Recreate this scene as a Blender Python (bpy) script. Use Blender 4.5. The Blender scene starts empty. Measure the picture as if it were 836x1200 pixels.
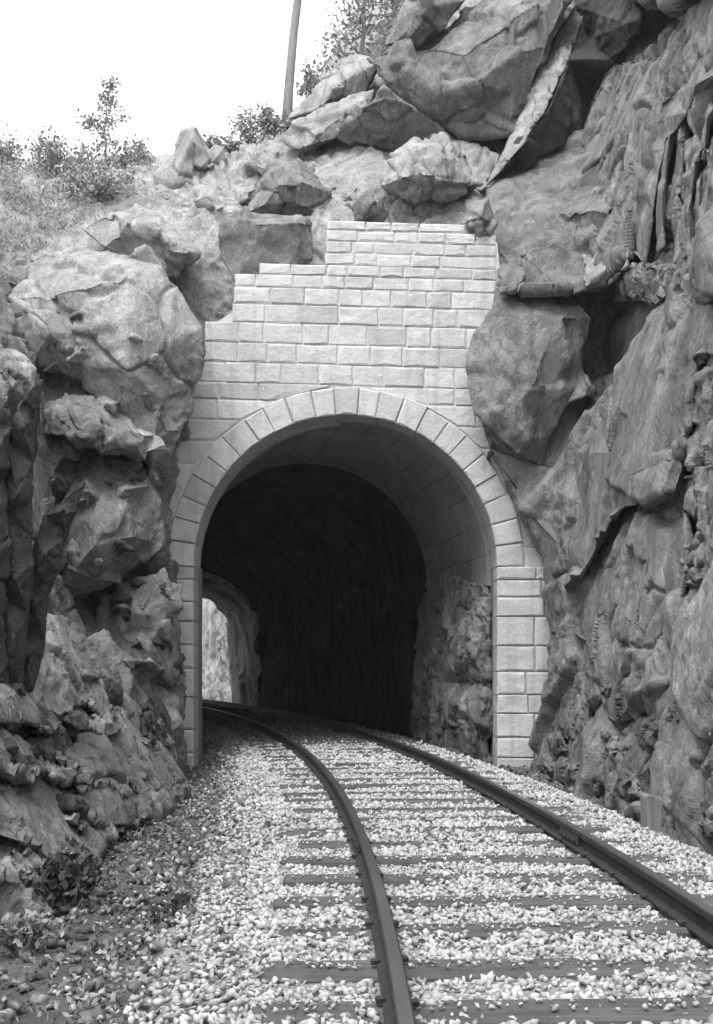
import bpy, bmesh, math, random
import numpy as np
from mathutils import Vector, Matrix, geometry
R = math.radians
random.seed(7); rng = np.random.default_rng(7)
S = bpy.context.scene
COL = S.collection

# ------------------------------------------------------------------ camera, sky, sun, exposure
FPX, CX, HY, CH = 1400.0, 418.0, 780.0, 1.13      # focal length in photo pixels, centre, horizon row, lens height over rail
cam = bpy.data.cameras.new('camera')
cam.sensor_fit = 'VERTICAL'; cam.sensor_height = 36; cam.lens = 36 * FPX / 1200
cam.shift_y = (HY - 600) / 1200
cam.clip_start = 0.05; cam.clip_end = 3000
camo = bpy.data.objects.new('camera', cam); COL.objects.link(camo)
camo.location = (0, 0, CH); camo.rotation_euler = (R(90), 0, 0)
S.camera = camo
SUN_EL, SUN_AZ = 58, 205       # azimuth of the sun, clockwise from +Y: behind the camera and to the left
w = bpy.data.worlds.new('World'); S.world = w; w.use_nodes = True
nt = w.node_tree; bg = nt.nodes['Background']
sky = nt.nodes.new('ShaderNodeTexSky'); sky.sky_type = 'NISHITA'; sky.sun_disc = False
sky.sun_elevation = R(SUN_EL); sky.sun_rotation = R(SUN_AZ); sky.dust_density = 4.0; sky.air_density = 1.5
bw = nt.nodes.new('ShaderNodeRGBToBW')
ov = nt.nodes.new('ShaderNodeMix'); ov.data_type = 'FLOAT'; ov.inputs[0].default_value = .75; ov.inputs[3].default_value = 5.0   # an even layer of cloud over the clear sky
nt.links.new(sky.outputs[0], bw.inputs[0]); nt.links.new(bw.outputs[0], ov.inputs[2]); nt.links.new(ov.outputs[0], bg.inputs[0]); bg.inputs[1].default_value = 0.15
sl = bpy.data.lights.new('sun', 'SUN'); sl.energy = 1.0; sl.angle = R(35); sl.color = (1, 1, 1)
so = bpy.data.objects.new('sun', sl); COL.objects.link(so)
az, el = R(SUN_AZ), R(SUN_EL)
sd = Vector((math.sin(az) * math.cos(el), math.cos(az) * math.cos(el), math.sin(el)))
so.rotation_euler = sd.to_track_quat('Z', 'Y').to_euler(); so.location = (0, -10, 40)
S.view_settings.view_transform = 'Standard'; S.view_settings.look = 'None'
S.view_settings.exposure = 1.5; S.view_settings.gamma = 1
S.render.engine = 'CYCLES'; S.cycles.use_denoising = True
S.cycles.max_bounces = 5; S.cycles.diffuse_bounces = 4; S.cycles.use_adaptive_sampling = True; S.cycles.adaptive_threshold = .018

# ------------------------------------------------------------------ helpers
def at(px, py, Y):
    return ((px - CX) / FPX * Y, Y, CH + (HY - py) / FPX * Y)
def tag(o, label=None, cat=None, group=None, kind=None):
    for k, v in (('label', label), ('category', cat), ('group', group), ('kind', kind)):
        if v: o[k] = v
    return o
def link(o, parent=None):
    COL.objects.link(o)
    if parent: o.parent = parent
    return o
def empty(name, loc=(0, 0, 0)):
    o = bpy.data.objects.new(name, None); o.location = loc; o.empty_display_size = .2
    return link(o)
def mesh_obj(name, V, F, mat, parent=None, smooth=False):
    me = bpy.data.meshes.new(name)
    V = np.asarray(V, dtype=np.float32)
    if isinstance(F, np.ndarray):
        n = F.shape[1]
        me.vertices.add(len(V)); me.vertices.foreach_set('co', V.ravel())
        me.loops.add(F.size); me.loops.foreach_set('vertex_index', F.ravel().astype(np.int32))
        me.polygons.add(len(F)); me.polygons.foreach_set('loop_start', np.arange(0, F.size, n, dtype=np.int32))
        me.polygons.foreach_set('loop_total', np.full(len(F), n, dtype=np.int32))
    else:
        me.from_pydata([tuple(map(float, v)) for v in V], [], F)
    me.update(calc_edges=True); me.validate()
    if smooth: me.polygons.foreach_set('use_smooth', np.ones(len(me.polygons), dtype=bool))
    if mat: me.materials.append(mat)
    o = bpy.data.objects.new(name, me)
    return link(o, parent)
U = np.uint32
def hash3(I, seed):
    I = I.astype(np.uint32)
    h = I[..., 0] * U(374761393) + I[..., 1] * U(668265263) + I[..., 2] * U(2147483647) + U(seed * 1274126177 & 0xffffffff)
    h = (h ^ (h >> U(13))) * U(1274126177)
    h = (h ^ (h >> U(16))) * U(2246822519)
    return ((h ^ (h >> U(15))) & U(0xffffff)).astype(np.float64) / float(0x1000000)
def vnoise(P, seed=0):
    I = np.floor(P).astype(np.int64); f = P - I; f = f * f * (3 - 2 * f); r = 0
    for dx in (0, 1):
        for dy in (0, 1):
            for dz in (0, 1):
                wgt = (f[:, 0] if dx else 1 - f[:, 0]) * (f[:, 1] if dy else 1 - f[:, 1]) * (f[:, 2] if dz else 1 - f[:, 2])
                r = r + wgt * hash3(I + np.array([dx, dy, dz]), seed)
    return r * 2 - 1
def fbm(P, seed=0, oct=4):
    r = 0; a = 1.0
    for i in range(oct):
        r = r + a * vnoise(P * 2 ** i + i * 17.3, seed + i); a *= .5
    return r
def facet(P, seed=0, tilt=.7, k_=24.0):
    """broken-rock noise: every cell is a tilted plane; returns height and distance to the cell's edge"""
    I = np.floor(P).astype(np.int64); n = len(P)
    d1 = np.full(n, 9.0); d2 = np.full(n, 9.0); h = np.zeros(n); ws = np.full(n, 1e-30)
    for dx in (-1, 0, 1):
        for dy in (-1, 0, 1):
            for dz in (-1, 0, 1):
                C = I + np.array([dx, dy, dz])
                c = np.stack([hash3(C, seed + k) for k in (1, 2, 3)], 1) * .9 + .05
                D = P - (C + c); d = np.sqrt((D ** 2).sum(1))
                g = np.stack([hash3(C, seed + k) for k in (4, 5, 6)], 1) * 2 - 1
                hh = (hash3(C, seed + 7) * 2 - 1) * .6 + tilt * (g * D).sum(1)
                wg = np.exp(-k_ * d); h += wg * hh; ws += wg
                near = d < d1
                d2 = np.where(near, d1, np.minimum(d2, d)); d1 = np.minimum(d1, d)
    return h / ws, d2 - d1
ROT = np.array(Matrix.Rotation(R(38), 3, 'Y') @ Matrix.Rotation(R(25), 3, 'Z'))
def normals(V, T):
    fn = np.cross(V[T[:, 1]] - V[T[:, 0]], V[T[:, 2]] - V[T[:, 0]]); N = np.zeros_like(V)
    for k in range(3): np.add.at(N, T[:, k], fn)
    return N / np.maximum(np.linalg.norm(N, axis=1, keepdims=True), 1e-9)
def rock_disp(V, T, amp=1.0, size=1.6, seed=0, stretch=(1, 1, .55), crack=1.0, rough=1.0, sharp=24.0):
    N = normals(V, T)
    Q = (V + .22 * np.stack([fbm(V * 1.1, seed + 50 + k, 3) for k in range(3)], 1)) @ ROT.T
    Q = Q * np.array(stretch) / size
    h1, e1 = facet(Q, seed, .8, sharp * 1.3); h2, e2 = facet(Q * 2.7 + 5, seed + 20, 1.0, sharp); h3, e3 = facet(Q * 7.1 + 9, seed + 40, 1.0, sharp * .8)
    m1 = np.clip(fbm(V * .55, seed + 9, 2) * 1.6 + .45, 0.1, 1); m2 = np.clip(fbm(V * .9, seed + 12, 2) * 2.2 + .25, .08, 1)
    fine = .5 + .5 * amp
    d = .13 * h1 * size * amp + .085 * h2 * min(size, 1.3) * m1 * fine + .03 * h3 * min(size, 1.3) * m2 * rough * fine
    d -= crack * (.085 * np.exp(-(e1 / .03) ** 2) + .05 * np.exp(-(e2 / .045) ** 2) * m1)
    d += (.05 if sharp < 30 else .015) * size * amp * fbm(V * .9 / size, seed + 60, 2) + .018 * fbm(V * 6, seed + 70, 4) * (.4 + m2) * rough
    return V + N * d[:, None]
def refine(V, T, b, lim, maxit=11):
    """split long edges, without cracks, until every edge spans less than lim photo pixels (coarser at the back and out of view)"""
    V = np.array(V, dtype=float); b = np.array(b, dtype=float); T = np.array(T, dtype=np.int64)
    for it in range(maxit):
        n = len(V); Yc = np.maximum(2.5, V[:, 1])
        q = np.stack([CX + V[:, 0] / Yc * FPX, HY - (V[:, 2] - CH) / Yc * FPX], 1)
        outside = (q[:, 0] < -25) | (q[:, 0] > 860) | (q[:, 1] < -25) | (q[:, 1] > 1225)
        ee = np.concatenate([T[:, [0, 1]], T[:, [1, 2]], T[:, [2, 0]]]); ee.sort(axis=1)
        key = np.unique(ee[:, 0] * n + ee[:, 1]); e0, e1 = key // n, key % n
        L = FPX * np.linalg.norm(V[e0] - V[e1], axis=1) / np.maximum(Yc[e0], Yc[e1])
        Lp = np.linalg.norm(q[e0] - q[e1], axis=1); L = .62 * L + .38 * Lp
        L = L / (1 + 5 * (b[e0] + b[e1]) / 2) / np.where(outside[e0] & outside[e1], 6, 1)
        sel = L > lim
        if not sel.any(): break
        k = key[sel]; V = np.concatenate([V, (V[e0[sel]] + V[e1[sel]]) / 2]); b = np.concatenate([b, (b[e0[sel]] + b[e1[sel]]) / 2])
        def mid(i, j):
            kk = np.minimum(i, j) * n + np.maximum(i, j); p = np.clip(np.searchsorted(k, kk), 0, len(k) - 1)
            return np.where(k[p] == kk, n + p, -1)
        # rotate each triangle so that the cases are few
        A, B, C = T[:, 0], T[:, 1], T[:, 2]; ab, bc, ca = mid(A, B), mid(B, C), mid(C, A)
        cnt = (ab >= 0).astype(int) + (bc >= 0) + (ca >= 0)
        for _ in range(2):
            r = ((cnt == 1) & (ab < 0)) | ((cnt == 2) & (ca >= 0))
            A, B, C, ab, bc, ca = (np.where(r, B, A), np.where(r, C, B), np.where(r, A, C), np.where(r, bc, ab), np.where(r, ca, bc), np.where(r, ab, ca))
        out = [np.stack([A, B, C], 1)[cnt == 0]]
        def add(m_, *tr):
            for t_ in tr: out.append(np.stack(t_, 1)[m_])
        add(cnt == 1, (A, ab, C), (ab, B, C)); add(cnt == 2, (A, ab, C), (ab, bc, C), (ab, B, bc))
        add(cnt == 3, (A, ab, ca), (ab, B, bc), (ca, bc, C), (ab, bc, ca))
        T = np.concatenate(out)
    return V, T
def YB(px, py):
    """distance of the rough rock surface of the cutting along a pixel's ray: two leaning side walls, capped by the end face"""
    kx = (px - CX) / FPX; t = (HY - py) / FPX
    side = 2.87 / max(.02, kx - .15 * t) if kx > 0 else 2.765 / max(.02, -kx - .5 * t)
    s = .05 + (.02 - .05) * min(1, max(0, px / 600))
    return min(side, 17.7 + s * max(0, 350 - py))
LIM = 4.3
def rock(name, outline, inner=(), Y0=None, thick=1.5, mat=None, amp=1.0, size=1.6, seed=None, shrink=.25, lim=None, rough=1.0, label=None, cat='rock', group=None, kind=None, crack=1.0, drop=0.0, stretch=(1, 1, .55)):
    """a closed rock: a front of facets through the given points, sides that run back into the hill, and a back"""
    pts = list(outline) + list(inner); n = len(outline)
    P = [at(x, y, (Y0 if Y0 is not None else YB(x, y)) + o) for x, y, o in pts]
    co = [Vector((p[0], p[1])) for p in [(a[0], -a[1]) for a in pts]]
    vs, es, fs, ov, oe, of = geometry.delaunay_2d_cdt(co, [], [list(range(n))], 1, 1e-4)
    V = []
    for k, v in enumerate(vs):
        V.append(P[ov[k][0]] if ov[k] else at(v.x, -v.y, (Y0 if Y0 is not None else YB(v.x, -v.y))))
    T = [tuple(f) for f in fs]
    A = np.array(V)
    # orient faces towards the camera
    T2 = []
    for a, b, c in T:
        nn = np.cross(A[b] - A[a], A[c] - A[a]); tocam = np.array([0, 0, CH]) - A[a]
        T2.append((a, b, c) if nn @ tocam > 0 else (a, c, b))
    T = T2
    # sides
    cnt = {}
    for a, b, c in T:
        for e in ((a, b), (b, c), (c, a)): cnt[e] = cnt.get(e, 0) + 1
    bound = [e for e in cnt if (e[1], e[0]) not in cnt]
    bv = sorted({v for e in bound for v in e}); cen = A.mean(0)
    ids = {}
    for st, (ft, sh) in enumerate(((.5, shrink * .35), (1.0, shrink))):
        for v in bv:
            q = np.array(A[v]); ray = q - np.array([0, 0, CH]); ray /= np.linalg.norm(ray)
            q = q + (cen - q) * sh * np.array([1, 0, 1]) + ray * thick * ft; q[2] -= drop * ft
            ids[v, st] = len(V); V.append(tuple(q))
    for a, b in bound:
        T += [(b, a, ids[a, 0]), (b, ids[a, 0], ids[b, 0]), (ids[b, 0], ids[a, 0], ids[a, 1]), (ids[b, 0], ids[a, 1], ids[b, 1])]
    ci = len(V); V.append(tuple(np.mean([V[ids[v, 1]] for v in bv], axis=0)))
    for a, b in bound: T.append((ids[b, 1], ids[a, 1], ci))
    flag = np.zeros(len(V)); flag[min(ids.values()):] = 1
    for (v_, st_), i_ in ids.items():
        if st_ == 0: flag[i_] = .08
    V, T = refine(V, T, flag, lim or LIM)
    sd = seed if seed is not None else abs(hash((round(outline[0][0]), round(outline[0][1]), n))) % 997
    V = rock_disp(V, T, amp, size, sd, crack=crack, stretch=stretch, rough=rough, sharp=24.0 if kind else 55.0)
    o = mesh_obj(name, V, T, mat or M['rock'], smooth=True)
    tag(o, label, cat if kind is None else None, group, kind)
    return o

# ------------------------------------------------------------------ materials (the photograph is black and white: all greys)
M = {}
class NT:
    def __init__(s, name, rough=.9, spec=.2):
        s.m = bpy.data.materials.new(name); s.m.use_nodes = True; s.t = s.m.node_tree
        s.b = s.t.nodes['Principled BSDF']; s.b.inputs['Roughness'].default_value = rough
        s.b.inputs['Specular IOR Level'].default_value = spec
        s.co = s.n('ShaderNodeTexCoord').outputs['Object']; M[name] = s.m
    def n(s, t, **k):
        x = s.t.nodes.new(t)
        for a, v in k.items():
            if a in ('Scale', 'Detail', 'Roughness', 'Distortion', 'Randomness', 'Strength', 'Distance'): x.inputs[a].default_value = v
            else: setattr(x, a, v)
        return x
    def l(s, a, b): s.t.links.new(a, b)
    def noise(s, scale, detail=6, rough=.6, dist=0, co=None, stretch=None):
        c = co or s.co
        if stretch:
            mp = s.n('ShaderNodeMapping'); mp.inputs['Scale'].default_value = stretch[:3]
            if len(stretch) > 3: mp.inputs['Rotation'].default_value = stretch[3:]
            s.l(c, mp.inputs[0]); c = mp.outputs[0]
        x = s.n('ShaderNodeTexNoise', Scale=scale, Detail=detail, Roughness=rough, Distortion=dist); s.l(c, x.inputs['Vector'])
        return x.outputs['Fac']
    def ramp(s, fac, stops):
        r = s.n('ShaderNodeValToRGB'); e = r.color_ramp.elements
        while len(e) < len(stops): e.new(.5)
        for q, (p, v) in zip(e, stops): q.position = p; q.color = (v, v, v, 1)
        s.l(fac, r.inputs[0]); return r.outputs[0]
    def mix(s, a, b, fac=.5, mode='MIX'):
        x = s.n('ShaderNodeMix', data_type='RGBA', blend_type=mode)
        for v, i in ((fac, 0), (a, 6), (b, 7)):
            if hasattr(v, 'links'): s.l(v, x.inputs[i])
            else: x.inputs[i].default_value = v if i == 0 else (v, v, v, 1)
        return x.outputs[2]
    def col(s, c):
        if hasattr(c, 'links'): s.l(c, s.b.inputs['Base Color'])
        else: s.b.inputs['Base Color'].default_value = (c, c, c, 1)
    def bump(s, h, strength=.5, dist=.02):
        x = s.n('ShaderNodeBump', Strength=strength, Distance=dist); s.l(h, x.inputs['Height'])
        prev = s.b.inputs['Normal'].links
        if prev: s.l(prev[0].from_socket, x.inputs['Normal'])
        s.l(x.outputs[0], s.b.inputs['Normal'])
def rockmat(name, lo, hi, streak=.5, lich=.12):
    m = NT(name, .9, .3 if 'soot' not in name else 0)
    base = m.ramp(m.noise(.8, 5, .68, .8), [(.28, lo), (.72, hi)])
    st = m.ramp(m.noise(2.0, 5, .66, .5, stretch=(1, 1, .2, 0, R(28), 0)), [(.34, streak), (.6, 1.0), (.75, 1.15)])
    c = m.mix(base, st, .85, 'MULTIPLY')
    c = m.mix(c, m.ramp(m.noise(4.5, 5, .75, 1.0), [(.3, .6), (.55, 1.0), (.75, 1.35)]), .8, 'MULTIPLY')
    c = m.mix(c, m.ramp(m.noise(26, 4, .75), [(.25, .6), (.75, 1.35)]), .8, 'MULTIPLY')
    # hairline fractures
    wp = m.n('ShaderNodeMix', data_type='RGBA', blend_type='LINEAR_LIGHT'); wp.inputs[0].default_value = .35
    nz = m.n('ShaderNodeTexNoise', Scale=1.6, Detail=5); m.l(m.co, nz.inputs['Vector']); m.l(m.co, wp.inputs[6]); m.l(nz.outputs['Color'], wp.inputs[7])
    mp = m.n('ShaderNodeMapping'); mp.inputs['Rotation'].default_value = (.2, R(35), .3); mp.inputs['Scale'].default_value = (1.3, 1.3, .55); m.l(wp.outputs[2], mp.inputs[0])
    vo = m.n('ShaderNodeTexVoronoi', feature='DISTANCE_TO_EDGE', Scale=1.5); m.l(mp.outputs[0], vo.inputs['Vector'])
    cr = m.ramp(vo.outputs['Distance'], [(0, 0), (.03, 1)])
    gate = m.ramp(m.noise(1.1, 3, .5), [(.52, 0), (.66, 1)])
    crack = m.mix(1.0, cr, gate)
    c = m.mix(c, crack, .35, 'MULTIPLY')
    spots = m.ramp(m.noise(6, 4, .75, 1.0), [(.62, 0), (.72, 1)])
    c = m.mix(c, min(.7, hi * 2.2), m.mix(0, spots, lich)); m.col(c)
    m.bump(crack, .35, .04)
    m.bump(m.noise(4, 6, .72, .6, stretch=(1, 1, .45, .3, .6, 0)), .9, .12)
    m.bump(m.noise(24, 4, .78), .7, .02)
    return m
rockmat('rock', .17, .33)
rockmat('rock_pale', .28, .48, .65, .2)  # pale stone; the hillside's hazy fade is put into this grey
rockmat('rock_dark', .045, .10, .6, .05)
rockmat('rock_soot', .03, .06, .7, .0)  # sooty rock, darkened further for the tunnel's shade
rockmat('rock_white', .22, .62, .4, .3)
def stonemat(name, v):
    m = NT(name, .92, .15)
    inf = m.n('ShaderNodeObjectInfo')
    tone = m.ramp(inf.outputs['Random'], [(0, v * .84), (.15, v * .95), (1, v * 1.08)])
    c = m.mix(tone, m.ramp(m.noise(3.5, 6, .65), [(.3, .8), (.7, 1.1)]), .8, 'MULTIPLY')
    c = m.mix(c, m.ramp(m.noise(40, 4, .7), [(.3, .8), (.7, 1.15)]), .7, 'MULTIPLY')
    st = m.ramp(m.noise(1.6, 5, .6, .2, stretch=(3.5, 1, .22)), [(.32, .72), (.5, 1)])
    c = m.mix(c, st, .7, 'MULTIPLY'); m.col(c)
    m.bump(m.noise(9, 8, .7), .6, .05); m.bump(m.noise(60, 4, .7), .4, .006)
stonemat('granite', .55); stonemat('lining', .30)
m = NT('mortar', .95, .1); m.col(m.ramp(m.noise(12, 5), [(.3, .42), (.7, .6)])); m.bump(m.noise(40, 4), .5, .01)
m = NT('gravel', .9, .2)
m.col(m.mix(m.ramp(m.noise(16, 2, .5), [(.3, .24), (.5, .44), (.72, .64)]), m.ramp(m.noise(.6, 4), [(.3, .8), (.7, 1.1)]), .7, 'MULTIPLY'))
m.bump(m.noise(60, 5), .5, .008)
m = NT('gravel_shade', .95, .0)  # dark gravel, the tunnel's shade put into its colour
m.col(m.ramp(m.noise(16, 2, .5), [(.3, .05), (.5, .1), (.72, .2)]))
m = NT('debris', .95, .15)
m.col(m.mix(m.ramp(m.noise(11, 2, .5), [(.3, .06), (.52, .14), (.72, .36)]), m.ramp(m.noise(.9, 4), [(.3, .6), (.7, 1.1)]), .7, 'MULTIPLY'))
m.bump(m.noise(60, 5), .5, .008)
m = NT('earth', .98, .1)
m.col(m.ramp(m.noise(3, 10, .7), [(.3, .06), (.7, .16)])); m.bump(m.noise(18, 8, .7), .8, .04)
m = NT('ballast_bed', .95, .1)
m.col(m.ramp(m.noise(22, 6, .7), [(.3, .16), (.7, .42)])); m.bump(m.noise(25, 6, .7), .9, .03)
m = NT('wood_sleeper', .9, .2)
m.col(m.mix(m.ramp(m.noise(3, 8, .6), [(.3, .06), (.7, .13)]), m.ramp(m.noise(30, 4, .6, stretch=(.05, 1, 1)), [(.3, .6), (.7, 1.2)]), .8, 'MULTIPLY'))
m.bump(m.noise(25, 6, .6, stretch=(.06, 1, 1)), .8, .012)
m = NT('rail_side', .75, .3); m.col(m.ramp(m.noise(14, 6), [(.3, .018), (.7, .04)])); m.bump(m.noise(60, 4), .3, .003)
m = NT('rail_head', .32, .5); m.b.inputs['Metallic'].default_value = .85; m.col(m.ramp(m.noise(6, 6, stretch=(1, .1, 1)), [(.3, .18), (.7, .3)]))
m = NT('iron', .7, .4); m.col(m.ramp(m.noise(30, 5), [(.3, .02), (.7, .045)]))
m = NT('old_wood', .95, .1); m.col(m.ramp(m.noise(8, 8, .7, stretch=(1, 1, .15)), [(.3, .13), (.7, .3)])); m.bump(m.noise(20, 6, .6, stretch=(1, 1, .1)), .8, .01)
m = NT('bark', .95, .1); m.col(m.ramp(m.noise(6, 8, .7, stretch=(1, 1, .25)), [(.3, .14), (.7, .3)])); m.bump(m.noise(14, 6), .8, .02)
def leafmat(name, a, b):
    m = NT(name, .8, .2); m.col(m.ramp(m.noise(2.5, 3), [(.3, a), (.7, b)]))
    tr = m.b.inputs.get('Transmission Weight')
leafmat('leaf', .2, .36); leafmat('leaf_dark', .04, .09); leafmat('needle', .18, .3)  # leaf and needle greys raised, skyline haze put into their colour

# ------------------------------------------------------------------ track alignment (left curve, about 100 m radius)
def rail_x(Y): return .115 + .030 * Y - .00496 * Y * Y
def centre(Y):
    s = .030 - .00992 * Y; L = math.hypot(1, s); t = (s / L, 1 / L); n = (t[1], -t[0])
    return (rail_x(Y) + n[0] * .755, Y + n[1] * .755), t, n
def track_pt(Y, off, z=0):
    c, t, n = centre(Y)
    return (c[0] + n[0] * off, c[1] + n[1] * off, z)
YS = [-3.0]
while YS[-1] < 66: YS.append(YS[-1] + .25)
SL = np.array([0] + list(np.cumsum([math.dist(track_pt(a, 0)[:2], track_pt(b, 0)[:2]) for a, b in zip(YS, YS[1:])])))
def at_len(s): return float(np.interp(s, SL, YS))

# ------------------------------------------------------------------ ground
def ground_z(off, Y):
    """cross-section of the trackbed by distance from the track's centre line"""
    a = np.abs(off)
    left = np.interp(-off, [0, 1.55, 2.2, 3.2, 6, 60], [-.16, -.17, -.42, -.40, .2, .4])
    right = np.interp(off, [0, 1.5, 2.05, 2.4, 6, 60], [-.16, -.17, -.38, -.40, -.2, .2])
    return np.where(off < 0, left, right)
cY, cS = [], []
ys = np.concatenate([np.arange(-12, 2, .5), np.arange(2, 20, .08), np.arange(20, 70, .5), np.array([80, 120, 200.])])
offs = np.concatenate([[-150, -60, -30, -12, -8], np.arange(-6, -3, .15), np.arange(-3, 3, .08), np.arange(3, 6, .25), [8, 12, 30, 60, 150]])
V = []
for Y in ys:
    c, t, n = centre(min(max(Y, -3), 45))
    for o in offs:
        V.append((c[0] + n[0] * o, (Y if Y > 45 or Y < -3 else c[1] + n[1] * o * (1 if abs(o) < 20 else 0)), 0))
V = np.array(V); OO = np.tile(offs, len(ys))
V[:, 2] = ground_z(OO, V[:, 1]) - .03 + .035 * fbm(V * np.array([3, 3, 0]) , 3, 3) * np.clip(np.abs(OO) / 1.5, .15, 1)
ny, nx = len(ys), len(offs)
idx = np.arange(ny * nx).reshape(ny, nx)
F = np.stack([idx[:-1, :-1], idx[:-1, 1:], idx[1:, 1:], idx[1:, :-1]], -1).reshape(-1, 4)
g = mesh_obj('ground', V, F, M['earth'], smooth=True); tag(g, kind='structure')

# ------------------------------------------------------------------ railway track
trk = tag(empty('railway_track', track_pt(8, 0, -.14)), 'steel rails on wooden sleepers curving left into the dark tunnel', 'railway track')
prof = [(-.055, -.13), (.055, -.13), (.055, -.119), (.012, -.105), (.008, -.045), (.031, -.036), (.031, -.006), (.024, 0), (-.024, 0), (-.031, -.006), (-.031, -.036), (-.008, -.045), (-.012, -.105), (-.055, -.119)]
inv = Vector(trk.location)
def build_rail(off):
    n = len(prof); V = []; F = []; mi = []
    ss = np.arange(1.0, SL[-1] - 2, .35)
    for s in ss:
        Y = at_len(s)
        for (u, z) in prof: V.append(Vector(track_pt(Y, off + u, z)) - inv)
    for i in range(len(ss) - 1):
        for j in range(n):
            a, b = i * n + j, i * n + (j + 1) % n
            F.append((a, b, b + n, a + n)); mi.append(1 if j in (7,) else 0)
    F += [tuple(range(n)), tuple(range((len(ss) - 1) * n, len(ss) * n))[::-1]]; mi += [0, 0]
    o = mesh_obj('rail', V, F, M['rail_side'], trk); o.data.materials.append(M['rail_head'])
    o.data.polygons.foreach_set('material_index', mi)
    return o
railL = build_rail(-.755); railR = build_rail(.755)
def box_mesh(name, hx, hy, z0, z1, bev=.012, seed=0):
    bm = bmesh.new(); bmesh.ops.create_cube(bm, size=1)
    for v in bm.verts: v.co = Vector((v.co.x * 2 * hx, v.co.y * 2 * hy, z0 if v.co.z < 0 else z1))
    if bev: bmesh.ops.bevel(bm, geom=bm.edges[:], offset=bev, segments=1, affect='EDGES')
    me = bpy.data.meshes.new(name); bm.to_mesh(me); bm.free(); return me
sleeper_me = []
for k in range(4):
    me = box_mesh('sleeper', 1.25 + .03 * (k - 1.5), .115 + .008 * k, -.15, 0, .016)
    for v in me.vertices: v.co += Vector((random.uniform(-.01, .01), random.uniform(-.012, .012), random.uniform(-.006, .004)))
    me.materials.append(M['wood_sleeper']); sleeper_me.append(me)
s0 = float(np.interp(5.07, YS, SL)); sleepers = []
k = -8
while True:
    s = s0 + k * .69 + random.uniform(-.03, .03); k += 1
    if s > SL[-1] - 3: break
    Y = at_len(s)
    if Y < 1.5: continue
    c, t, n = centre(Y)
    o = bpy.data.objects.new('sleeper', random.choice(sleeper_me)); link(o, trk)
    o.location = Vector((c[0] + n[0] * random.uniform(-.05, .05), c[1], -.131 + random.uniform(-.006, .0))) - inv
    o.rotation_euler = (0, random.uniform(-.008, .008), math.atan2(n[1], n[0]) + random.uniform(-.025, .025)); sleepers.append((s, Y))
# rail joint with a fishplate on the right rail
def along_box(name, Y, off, hx, hy, z0, z1, mat, parent=trk):
    c, t, n = centre(Y); p = Vector(track_pt(Y, off, 0)) - inv
    me = box_mesh(name, hx, hy, z0, z1, .004); me.materials.append(mat)
    o = bpy.data.objects.new(name, me); link(o, parent); o.location = p - (parent.location if parent is not trk else Vector()); o.location.z += -inv.z * 0
    o.rotation_euler = (0, 0, math.atan2(n[1], n[0])); return o
for offc, Yj in ((.755, 8.35), (-.755, 8.15)):
    for sgn in (-1, 1):
        along_box('fishplate', Yj, offc + sgn * .0235, .011, .26, -.105, -.042, M['iron'])
    for d in (-.19, -.065, .065, .19):
        along_box('bolt', Yj + d, offc - .042, .014, .016, -.09, -.06, M['iron'])
spike = box_mesh('spike', .018, .02, -.13, -.108, .004); spike.materials.append(M['iron'])
for s, Y in sleepers:
    if Y > 12 or Y < 3: continue
    for off in (-.755 - .062, -.755 + .062, .755 - .062, .755 + .062):
        o = bpy.data.objects.new('spike', spike); link(o, trk); p = track_pt(Y + random.uniform(-.04, .04), off, .006)
        o.location = Vector(p) - inv; o.rotation_euler = (0, 0, .1)

# ------------------------------------------------------------------ crushed stone
def stone_shapes(n, seed=0):
    out = []; r = random.Random(seed)
    for _ in range(n):
        bm = bmesh.new()
        for i in range(8):
            d = Vector((r.gauss(0, 1), r.gauss(0, 1), r.gauss(0, 1))).normalized() * r.uniform(.7, 1.2)
            bm.verts.new((d.x * r.uniform(.8, 1.2), d.y, d.z * .75))
        bmesh.ops.convex_hull(bm, input=bm.verts[:]); bmesh.ops.triangulate(bm, faces=bm.faces[:])
        bm.verts.index_update()
        vs = [v.co[:] for v in bm.verts if v.link_faces]; mp = {v.index: i for i, v in enumerate([v for v in bm.verts if v.link_faces])}
        out.append((np.array(vs), np.array([[mp[v.index] for v in f.verts] for f in bm.faces]))); bm.free()
    return out
SHAPES = stone_shapes(14, 3)
def scatter(name, P, size, mat, seed, label=None, flat=.85):
    """P: (n,3) centres, size: (n,) radius; all stones joined"""
    rg = np.random.default_rng(seed); Vs, Ts = [], []; base = 0
    which = rg.integers(0, len(SHAPES), len(P))
    for k, (sv, stt) in enumerate(SHAPES):
        q = np.nonzero(which == k)[0]
        if not len(q): continue
        a = rg.uniform(0, 6.283, (len(q), 3)); ca, sa = np.cos(a), np.sin(a)
        def rot(i, j, ang_c, ang_s):
            Rm = np.tile(np.eye(3), (len(q), 1, 1)); Rm[:, i, i] = ang_c; Rm[:, j, j] = ang_c; Rm[:, i, j] = -ang_s; Rm[:, j, i] = ang_s; return Rm
        Rm = rot(0, 1, ca[:, 0], sa[:, 0]) @ rot(1, 2, ca[:, 1], sa[:, 1]) @ rot(0, 2, ca[:, 2], sa[:, 2])
        v = np.einsum('nij,mj->nmi', Rm, sv) * size[q][:, None, None]; v[:, :, 2] *= flat
        v += P[q][:, None, :]; m_ = len(sv)
        Vs.append(v.reshape(-1, 3)); Ts.append((stt[None] + (np.arange(len(q)) * m_)[:, None, None]).reshape(-1, 3) + base); base += len(q) * m_
    o = mesh_obj(name, np.concatenate(Vs), np.concatenate(Ts), mat)
    tag(o, label, None, None, 'stuff'); return o
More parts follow.
